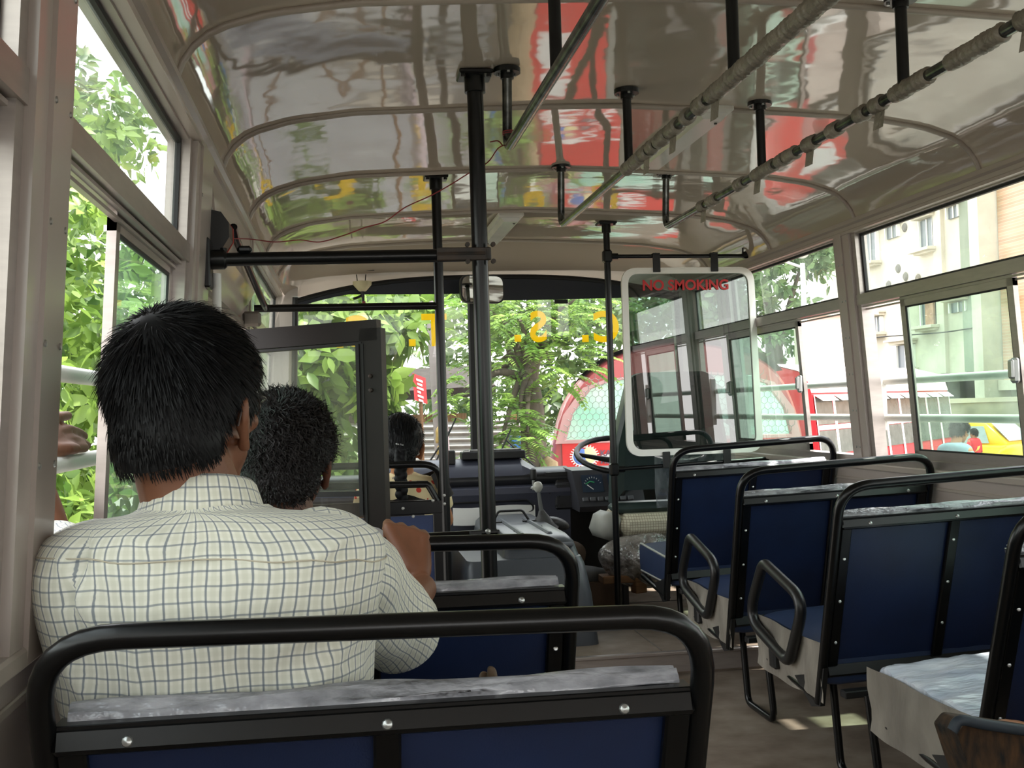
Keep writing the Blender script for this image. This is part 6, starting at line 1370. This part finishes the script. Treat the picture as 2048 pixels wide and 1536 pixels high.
for k in range(nw):
    a, b = k*pit+.05, (k+1)*pit-.03; q = MB()
    for z0, z1 in ((.36, .66), (.74, 1.08)):
        q.add([CP(a, sd(z0)-.012, z0), CP(b, sd(z0)-.012, z0), CP(b, sd(z1)-.012, z1), CP(a, sd(z1)-.012, z1)], [(0, 1, 2, 3)])
    w_ = build('window', q, pm('dim_bus_window', S(104, 104, 100), .15, var=.3, spec=.8) if 'dim_bus_window' not in bpy.data.materials else bpy.data.materials['dim_bus_window'], v2b, 0)
    q = MB()
    for s in (a-.03, b+.0):
        q.add([CP(s, sd(.2)-.02, .2), CP(s+.035, sd(.2)-.02, .2), CP(s+.035, sd(1.12)-.02, 1.12), CP(s, sd(1.12)-.02, 1.12)], [(0, 1, 2, 3)])
    q.add([CP(a, sd(.70)-.02, .67), CP(b, sd(.7)-.02, .67), CP(b, sd(.7)-.02, .73), CP(a, sd(.7)-.02, .73)], [(0, 1, 2, 3)]); build('frame', q, WP_, w_, 0)
    q = MB(); q.add([CP(a-.02, sd(1.1)-.01, 1.12), CP(b+.02, sd(1.1)-.01, 1.12), CP(b-.01, sd(1.1)-.12, 1.04), CP(a+.02, sd(1.1)-.12, 1.04)], [(0, 1, 2, 3)]); build('awning', q, WP_, w_, 0)
for s in (.9, LB-1.1):
    q = MB(); q.lathe([(.40, -.1), (.43, -.05), (.43, .05), (.40, .1)], CP(s, .12, -.67), so, 20); build('wheel', q, RUBBER, v2b, 40)
# ------------------------------------------------------------------ taxi
tx = thing('taxi', 'yellow rounded taxi with a yellow number plate beyond the rear right window', 'taxi', (0, 0, 0))
tc_ = AY(1968, 880, 24.0); T0 = np.array([tc_[0], tc_[1], GZ]); hd = np.array([.52, -.85, 0]); hd /= np.linalg.norm(hd); lt = np.array([-hd[1], hd[0], 0]); tx.location = tuple(T0)
def TP(l, w, z): return T0+hd*l+lt*w+np.array([0, 0, z])
YEL = pm('taxi_yellow', S(246, 196, 22), .3, var=.05, coat=.4)
def car_ring(l, hw, z0, z1, r): return [TP(l, p[0], p[1]) for p in fillet([(-hw, z0, 0), (hw, z0, 0), (hw*.96, z1, 0), (-hw*.96, z1, 0)], r, 4, True)]
st_ = [(-2.15, .55, .45, .70, .1), (-2.1, .70, .32, .86, .14), (-1.6, .80, .26, .96, .16), (-.8, .83, .24, 1.0, .14), (.4, .83, .24, 1.0, .14), (1.0, .82, .24, 1.0, .18), (1.6, .78, .26, .98, .24), (2.0, .70, .32, .92, .26), (2.12, .55, .42, .80, .2)]
q = MB(); q.grid([car_ring(*s) for s in st_], wrap=True); n_ = len(car_ring(*st_[0])); q.f.append(tuple(range(n_))[::-1]); q.f.append(tuple((len(st_)-1)*n_+k for k in range(n_))); build('body', q, YEL, tx, 60)
cab = [(-1.75, .62, .95, 1.02, .05), (-1.5, .66, .95, 1.25, .12), (-1.1, .68, .95, 1.48, .16), (-.5, .68, .95, 1.58, .18), (.0, .67, .95, 1.57, .18), (.35, .66, .95, 1.50, .16), (.85, .66, .95, 1.05, .06)]
q = MB(); q.grid([car_ring(*s) for s in cab], wrap=True); n_ = len(car_ring(*cab[0])); q.f.append(tuple(range(n_))[::-1]); q.f.append(tuple((len(cab)-1)*n_+k for k in range(n_))); build('cabin', q, YEL, tx, 60)
TG = pm('taxi_glass', S(176, 190, 200), .06, var=.15, spec=.9)
q = MB(); q.add([TP(.86, -.58, 1.06), TP(.86, .58, 1.06), TP(.43, .52, 1.47), TP(.43, -.52, 1.47)], [(0, 1, 2, 3)]); v = q.verts()+hd*.02+np.array([0, 0, .02]); q.v = [v]; build('windscreen', q, TG, tx, 0)
for s in (-1, 1):
    for a, b in ((-1.15, -.50), (-.42, .34)):
        q = MB(); q.add([TP(a, s*.685, 1.03), TP(b+.12, s*.685, 1.03), TP(b, s*.665, 1.42), TP(a+.08, s*.665, 1.42)], [(0, 1, 2, 3)]); build('side_window', q, TG, tx, 0)
    for l in (-1.35, 1.35):
        q = MB(); q.lathe([(.28, -.09), (.31, -.05), (.31, .05), (.28, .09)], TP(l, s*.74, .31), lt, 20); build('wheel', q, RUBBER, tx, 40)
    q = MB(); q.ell(TP(2.02, s*.55, .72), (.10, .10, .10)); build('headlamp', q, PAPER, tx, 60)
    q = MB(); q.ell(TP(1.2, s*.70, .75), (.62, .2, .27), (0, 0, math.atan2(hd[1], hd[0]))); build('wing', q, YEL, tx, 60)
q = MB(); q.box((0, 0, 0), (.06, 1.3, .10), None, .02); v = q.verts(); q.v = [TP(2.2, 0, .42)+v[:, :1]*hd+v[:, 1:2]*lt+v[:, 2:]*np.array([0, 0, 1])]; build('bumper', q, STEEL, tx, 30)
q = MB(); pc = TP(2.245, -.15, .50); q.add([pc-lt*.26+(0, 0, -.11), pc+lt*.26+(0, 0, -.11), pc+lt*.26+(0, 0, .13), pc-lt*.26+(0, 0, .13)], [(0, 1, 2, 3)]); pl = build('number_plate', q, pm('plate_amber', S(252, 190, 30), .5), tx, 0)
q = MB(); put_text(q, 'WB 04', .10, .002, pc+hd*.006+np.array([0, 0, .03]), lt, (0, 0, 1), .001); put_text(q, 'A 8500', .10, .002, pc+hd*.006+np.array([0, 0, -.075]), lt, (0, 0, 1), .001); build('plate_lettering', q, BLACKM, pl, 0)
# ------------------------------------------------------------------ people in the street
def stander(px, py, Y, label, shirt, legs_m, face_yaw, hair_m=HAIR, bend=.0, woman=False, k=1.0):
    top = AY(px, py, Y); H = (top[2]-GZ)/(1.0-.02*bend); x, y = top[0], top[1]; t = thing('person', label, 'person', (x, y, GZ))
    f = np.array([math.sin(R(face_yaw)), math.cos(R(face_yaw)), 0]); sd_ = np.array([f[1], -f[0], 0]); base = np.array([x, y, GZ]); s = H/1.72; bx_ = -f*.28*bend*s
    hd_ = Head(base+np.array([0, 0, H-.115*s]), yaw=face_yaw, pitch=-28*bend, k=s*.98); b_ = Blob(); hd_.blobs(b_); sh = base+bx_*.5+np.array([0, 0, 1.40*s]); hp = base+bx_+np.array([0, 0, .92*s])
    b_.cap(hd_.P((0, -.03, -.06)), sh+np.array([0, 0, .02]), .05*s, .06*s); b_.cap(sh-sd_*.14*s, sh+sd_*.14*s, .06*s); b_.chain([sh-np.array([0, 0, .09*s]), (sh+hp)/2, hp], [.095*s, .10*s, .11*s])
    for g_ in (-1, 1):
        el = sh+sd_*g_*.21*s+np.array([0, 0, -.30*s])-f*.02; wr = el+f*.20*s*(1 if g_ > 0 else .4)+np.array([0, 0, -.16*s])-sd_*g_*.05*s; b_.chain([sh+sd_*g_*.155*s, el, wr], [.05*s, .04*s, .028*s])
        dn = (wr-el)/np.linalg.norm(wr-el); kn_ = [wr+dn*.085*s+sd_*(i-1.5)*.02*s for i in range(4)]; hand_blob(b_, wr, kn_, [[p+dn*.04*s, p+dn*.07*s] for p in kn_], [wr-sd_*g_*.02*s, wr+dn*.05*s-sd_*g_*.045*s, wr+dn*.08*s-sd_*g_*.045*s], .009*s)
        kne = hp+sd_*g_*.09*s+np.array([0, 0, -.45*s]); ft = np.array([hp[0], hp[1], GZ+.05])+sd_*g_*.10*s; b_.chain([hp+sd_*g_*.085*s, kne, ft], [.085*s, .058*s, .042*s]); b_.cap(ft, ft+f*.14*s+np.array([0, 0, -.01]), .04*s, .035*s)
    q_ = remesh(b_, .008, 3); build('body', q_, SKIN3, t, 180); hd_.eyes(t)
    hd_.hair(t, hair_m, reg_woman if woman else reg_short, n=1200, length=.04, lift=.5 if not woman else .05, width=.003, off=.014, curl=.5 if not woman else 0)
    rs_ = [(hp[0], hp[1], hp[2]-.08*s, .165*s, .115*s, 2.4, 0, 0), ((hp[0]+sh[0])/2, (hp[1]+sh[1])/2, (hp[2]+sh[2])/2, .165*s, .115*s, 2.4, 0, 0), (sh[0], sh[1], sh[2]-.08*s, .185*s, .115*s, 2.4, 0, 0), (sh[0], sh[1], sh[2]+.03*s, .185*s, .10*s, 2.4, 0, 0), (sh[0], sh[1], sh[2]+.075*s, .14*s, .085*s, 2.2, 0, 0), (sh[0], sh[1], sh[2]+.095*s, .065*s, .065*s, 2, 0, 0)]
    c_, s__ = math.cos(-R(face_yaw)), math.sin(-R(face_yaw)); G_ = loft(interp_rings(rs_, 24), 36); ctr = np.array([sh[0], sh[1], 0]); D = G_-ctr; G_ = ctr+np.stack([D[..., 0]*c_-D[..., 1]*s__, D[..., 0]*s__+D[..., 1]*c_, D[..., 2]], -1); q_ = MB(); q_.grid(G_); build('shirt', q_, shirt, t, 180)
    for g_ in (-1, 1):
        el = sh+sd_*g_*.20*s+np.array([0, 0, -.26*s]); q_ = MB(); q_.tube(spline([sh+sd_*g_*.13*s+np.array([0, 0, -.01]), sh+sd_*g_*.19*s+np.array([0, 0, -.08*s]), el], 5), .062*s, 14); build('sleeve', q_, shirt, t, 180)
    if woman:
        rs_ = [(hp[0], hp[1], GZ+.08, .25*s, .22*s, 2, 0, 0), (hp[0], hp[1], hp[2]-.3*s, .20*s, .17*s, 2, 0, 0), (hp[0], hp[1], hp[2]+.06*s, .168*s, .125*s, 2.2, 0, 0)]; G_ = loft(interp_rings(rs_, 16), 36); G_ = G_+.012*vnoise(G_*np.array([1, 1, .1]), 26, 2)[..., None]*np.array([1, 1, 0]); q_ = MB(); q_.grid(G_); build('sari', q_, legs_m, t, 180)
        G_ = [[sh+sd_*(.14-.30*v_)*s+f*(.125*math.sin(v_*3.14)*s)*w2+np.array([0, 0, (.05-.42*v_)*s])+sd_*.07*(u_/5-.5) for u_ in range(6)] for v_ in np.linspace(0, 1, 10) for w2 in (-1,)]; q_ = MB(); q_.grid(G_); build('sari_end', q_, legs_m, t, 180)
    else:
        b_ = Blob()
        for g_ in (-1, 1): b_.chain([hp+sd_*g_*.08*s, hp+sd_*g_*.095*s+np.array([0, 0, -.45*s]), np.array([hp[0], hp[1], GZ+.10])+sd_*g_*.10*s], [.10*s, .08*s, .07*s])
        q_ = remesh(b_, .015, 2); build('trousers', q_, legs_m, t, 180)
    return t
stander(1919, 845, 11.5, 'man with curly hair bending his head outside the rear right window', pm('slate_blue_shirt', S(128, 150, 162), .85, var=.2), bpy.data.materials['dark_trousers'], 65, bend=.7)
stander(1947, 857, 21.0, 'woman in a red blouse and yellow sari walking past the taxi', pm('red_blouse', S(206, 40, 52), .8), pm('yellow_sari', S(240, 196, 96), .75, var=.15), -20, woman=True)
# ------------------------------------------------------------------ the buildings on the right
XB_ = 18.0
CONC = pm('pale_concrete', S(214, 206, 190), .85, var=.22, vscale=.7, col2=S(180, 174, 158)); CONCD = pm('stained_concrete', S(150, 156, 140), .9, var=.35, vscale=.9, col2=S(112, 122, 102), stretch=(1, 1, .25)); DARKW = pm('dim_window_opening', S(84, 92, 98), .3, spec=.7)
def FP(px, py): return AX(px, py, XB_)
bl = thing('apartment_block', 'pale unpainted concrete apartment block beyond the rear right window', 'building', (XB_+2, 28, GZ))
ya, yb_ = FP(1955, 600)[1], FP(1712, 600)[1]+3
q = MB(); q.box((XB_+4, (ya+yb_)/2, 6.4), (8, yb_-ya, 9.4)); build('wall', q, CONC, bl, 20)
q = MB(); q.box((XB_+4.9, (ya+yb_)/2, .2), (8, yb_-ya, 2.8)); build('dark_ground_storey', q, pm('painted_recess_shade', S(96, 100, 92), .9, var=.3), bl, 20)  # shade of the open storey is put into this darker colour
q = MB(); q.box((XB_+.6, ya-.25, 5.2), (1.6, .5, 12.4)); q.box((XB_+.2, ya+.5, 6.4), (.5, .5, 9.3)); build_each('corner_pier', q, CONC, bl, 20)
q = MB(); a, b = FP(1925, 500)[1], FP(1953, 500)[1]; q.box((XB_-.03, (a+b)/2, 6.4), (.1, abs(a-b), 9.3)); build('stained_strip', q, CONCD, bl, 20)
q = MB(); a, b = FP(1800, 600)[1], FP(1712, 600)[1]
for (px, py) in ((1845, 445),): pass
q.box((XB_-.06, FP(1884, 560)[1], 6.4), (.14, .5, 9.3)); build('pilaster', q, CONC, bl, 20)
def bwin(x0, y0, x1, y1, hood=True, sill=True, deep=.0):
    a, b = FP(x0, (y0+y1)/2), FP(x1, (y0+y1)/2); zt = FP((x0+x1)/2, y0)[2]; zb = FP((x0+x1)/2, y1)[2]; ym = (a[1]+b[1])/2; w_ = abs(a[1]-b[1])
    q = MB(); q.box((XB_-.02, ym, (zt+zb)/2), (.08, w_, zt-zb)); wn_ = build('window', q, DARKW, bl, 20)
    q = MB()
    for s in (-1, 1): q.box((XB_-.05, ym+s*(w_/2+.03), (zt+zb)/2), (.16, .06, zt-zb))
    q.box((XB_-.06, ym, (zt+zb)/2), (.06, .05, zt-zb)); build('frame', q, pm('white_window_frame', S(226, 228, 222), .6) if 'white_window_frame' not in bpy.data.materials else bpy.data.materials['white_window_frame'], wn_, 20)
    q = MB()
    if hood: q.box((XB_-.22, ym, zt+.16), (.50, w_+.5, .07), None, .01); q.box((XB_-.14, ym, zt+.08), (.34, w_+.35, .09))
    if sill: q.box((XB_-.20, ym, zb-.07), (.46, w_+.45, .10), None, .01); q.box((XB_-.12, ym, zb-.15), (.3, w_+.3, .08))
    if hood or sill: build_each('ledge', q, CONC, wn_, 20)
for w_ in ((1733, 462, 1757, 524, True, True), (1777, 452, 1799, 476, True, False), (1845, 438, 1871, 496, True, True), (1900, 412, 1921, 436, True, False), (1750, 634, 1766, 664, True, True), (1848, 588, 1878, 650, True, True), (1906, 604, 1936, 624, True, False), (1715, 700, 1740, 740, True, True), (1800, 690, 1830, 735, True, True)): bwin(*w_)
q = MB()
for px, py in ((1810, 455), (1883, 535), (1812, 553), (1778, 570), (1797, 537), (1946, 530), (1837, 557)): q.lathe([(.10, -.05), (.16, 0), (.10, .04), (0, .03)], FP(px, py)-np.array([.02, 0, 0]), (1, 0, 0), 10)
build_each('wall_hole', q, pm('dark_hole', S(110, 106, 100), .9), bl, 40)
q = MB(); a = FP(1866, 632); q.box((XB_-.08, a[1], a[2]), (.1, .5, .9)); build('loose_bricks', q, pm('loose_brick', S(196, 150, 130), .9, var=.4, vscale=5), bl, 20)
q = MB()
for px in (1868, 1925, 1975): q.box((XB_+.2, FP(px, 790)[1], .3), (.35, .35, 2.8)); build_each('stilt', q, CONC, bl, 20)
bb_ = thing('brick_building', 'bare brick building beside the concrete block at the right edge', 'building', (XB_+2, 20, GZ))
y1b = ya-.55; BR = bpy.data.materials.new('old_brickwork'); BR.use_nodes = True; nt = BR.node_tree; br = nt.nodes.new('ShaderNodeTexBrick'); tcn = nt.nodes.new('ShaderNodeTexCoord'); mpn = nt.nodes.new('ShaderNodeMapping'); mpn.inputs['Rotation'].default_value = (R(90), 0, R(90)); br.inputs['Scale'].default_value = 5.5
br.inputs['Color1'].default_value = S(214, 170, 146)+(1,); br.inputs['Color2'].default_value = S(190, 150, 126)+(1,); br.inputs['Mortar'].default_value = S(204, 194, 172)+(1,); br.inputs['Mortar Size'].default_value = .03
nt.links.new(tcn.outputs['Object'], mpn.inputs[0]); nt.links.new(mpn.outputs[0], br.inputs['Vector']); no = nt.nodes.new('ShaderNodeTexNoise'); no.inputs['Scale'].default_value = .5; nt.links.new(tcn.outputs['Object'], no.inputs['Vector']); rp = nt.nodes.new('ShaderNodeValToRGB'); rp.color_ramp.elements[0].position = .35; rp.color_ramp.elements[0].color = S(196, 196, 160)+(1,); rp.color_ramp.elements[1].position = .6; rp.color_ramp.elements[1].color = (1, 1, 1, 1); nt.links.new(no.outputs['Fac'], rp.inputs[0])
mxn = nt.nodes.new('ShaderNodeMix'); mxn.data_type = 'RGBA'; mxn.blend_type = 'MULTIPLY'; mxn.inputs['Factor'].default_value = 1; nt.links.new(br.outputs['Color'], mxn.inputs['A']); nt.links.new(rp.outputs[0], mxn.inputs['B']); nt.links.new(mxn.outputs['Result'], nt.nodes['Principled BSDF'].inputs['Base Color']); nt.nodes['Principled BSDF'].inputs['Roughness'].default_value = .9
q = MB(); q.box((XB_+4.4, y1b-5, 5.3), (8, 10, 7.8)); build('wall', q, BR, bb_, 20)
q = MB(); q.box((XB_+.36, y1b-5, 9.25), (.3, 10, .35)); q.box((XB_+.36, y1b-5, 1.3), (.3, 10, .3)); build_each('string_course', q, CONC, bb_, 20)
q = MB(); q.box((XB_+.36, y1b-2.2, 5.3), (.12, .12, 7.6)); build('drain_pipe', q, pm('teal_pipe', S(150, 184, 186), .6), bb_, 20)
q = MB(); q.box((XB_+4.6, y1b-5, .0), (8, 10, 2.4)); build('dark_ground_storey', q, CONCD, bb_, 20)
cw = thing('compound_wall', 'low mossy boundary wall behind the taxi', 'wall', (12, 19, GZ))
p0, p1 = AY(1880, 812, 27.0), AY(2150, 806, 26.0); d = np.array([p1[0]-p0[0], p1[1]-p0[1]]); L_ = np.linalg.norm(d); q = MB(); q.box((0, 0, 0), (L_+1.5, .25, 1.93)); an = math.atan2(d[1], d[0]); v = q.verts(); rt = np.array([[math.cos(an), -math.sin(an), 0], [math.sin(an), math.cos(an), 0], [0, 0, 1]]); q.v = [v@rt.T+np.array([(p0[0]+p1[0])/2, (p0[1]+p1[1])/2, GZ+.975])]; build('wall_face', q, pm('mossy_plaster', S(176, 172, 150), .9, var=.4, vscale=1.3, col2=S(120, 118, 100)), cw, 20)
q = MB(); q.box((0, 0, 0), (L_+1.6, .36, .12)); v = q.verts(); q.v = [v@rt.T+np.array([(p0[0]+p1[0])/2, (p0[1]+p1[1])/2, GZ+2.0])]; build('coping', q, CONC, cw, 20)
pk = thing('pink_building', 'pale pink wall far behind the second red bus', 'building', (9, 24, GZ))
q = MB(); a, b = AY(1640, 700, 23.0), AY(1722, 700, 23.0); q.box(((a[0]+b[0])/2, 23.4, .9), (b[0]-a[0]+.5, .8, 4.0)); build('wall', q, pm('pale_pink_plaster', S(240, 222, 212), .85, var=.06), pk, 20)
q = MB(); q.box(((a[0]+b[0])/2, 23.3, 2.95), (b[0]-a[0]+.7, 1.0, .12)); build('parapet', q, CONC, pk, 20)
sl_ = thing('street_lamp', 'pale street lamp with one long arm in front of the large tree', 'street lamp', tuple(AY(1609, 640, 22.0)[:2])+(GZ,))
a = AY(1609, 640, 22.0); t_ = AY(1609, 536, 22.0); e_ = AY(1556, 530, 22.0); PL = pm('pale_lamp_post', S(214, 220, 216), .5); q = MB(); q.tube([(a[0], 22, GZ), (a[0], 22, t_[2]+.1)], [.09, .05], 10); build('post', q, PL, sl_, 40)
q = MB(); q.tube([(t_[0], 22, t_[2]), (e_[0], 22, e_[2]+.12)], .03, 8); build('arm', q, PL, sl_, 40)
q = MB(); q.ell((e_[0]-.15, 22, e_[2]+.10), (.28, .12, .07)); q.ell((t_[0]-.05, 22, t_[2]+.32), (.16, .1, .12)); build_each('lamp_head', q, PL, sl_, 60)
q = MB(); q.tube(spline([FP(1716, 684), FP(1760, 676)-np.array([.3, 0, 0]), FP(1800, 672)-np.array([.35, 0, 0]), FP(1900, 665)-np.array([.35, 0, 0]), FP(1952, 656)-np.array([.1, 0, 0])], 8), .022, 6); o = build('overhead_cable', q, RUBBER, None, 180, at=(10, 20, 3)); tag(o, 'thin dark cable sagging across the front of the concrete block', 'cable')
q = MB(); a = FP(2025, 735); P4 = [AX(1994, 716, 3.0), AX(2022, 712, 3.0), AX(2022, 746, 3.0), AX(1994, 748, 3.0)]
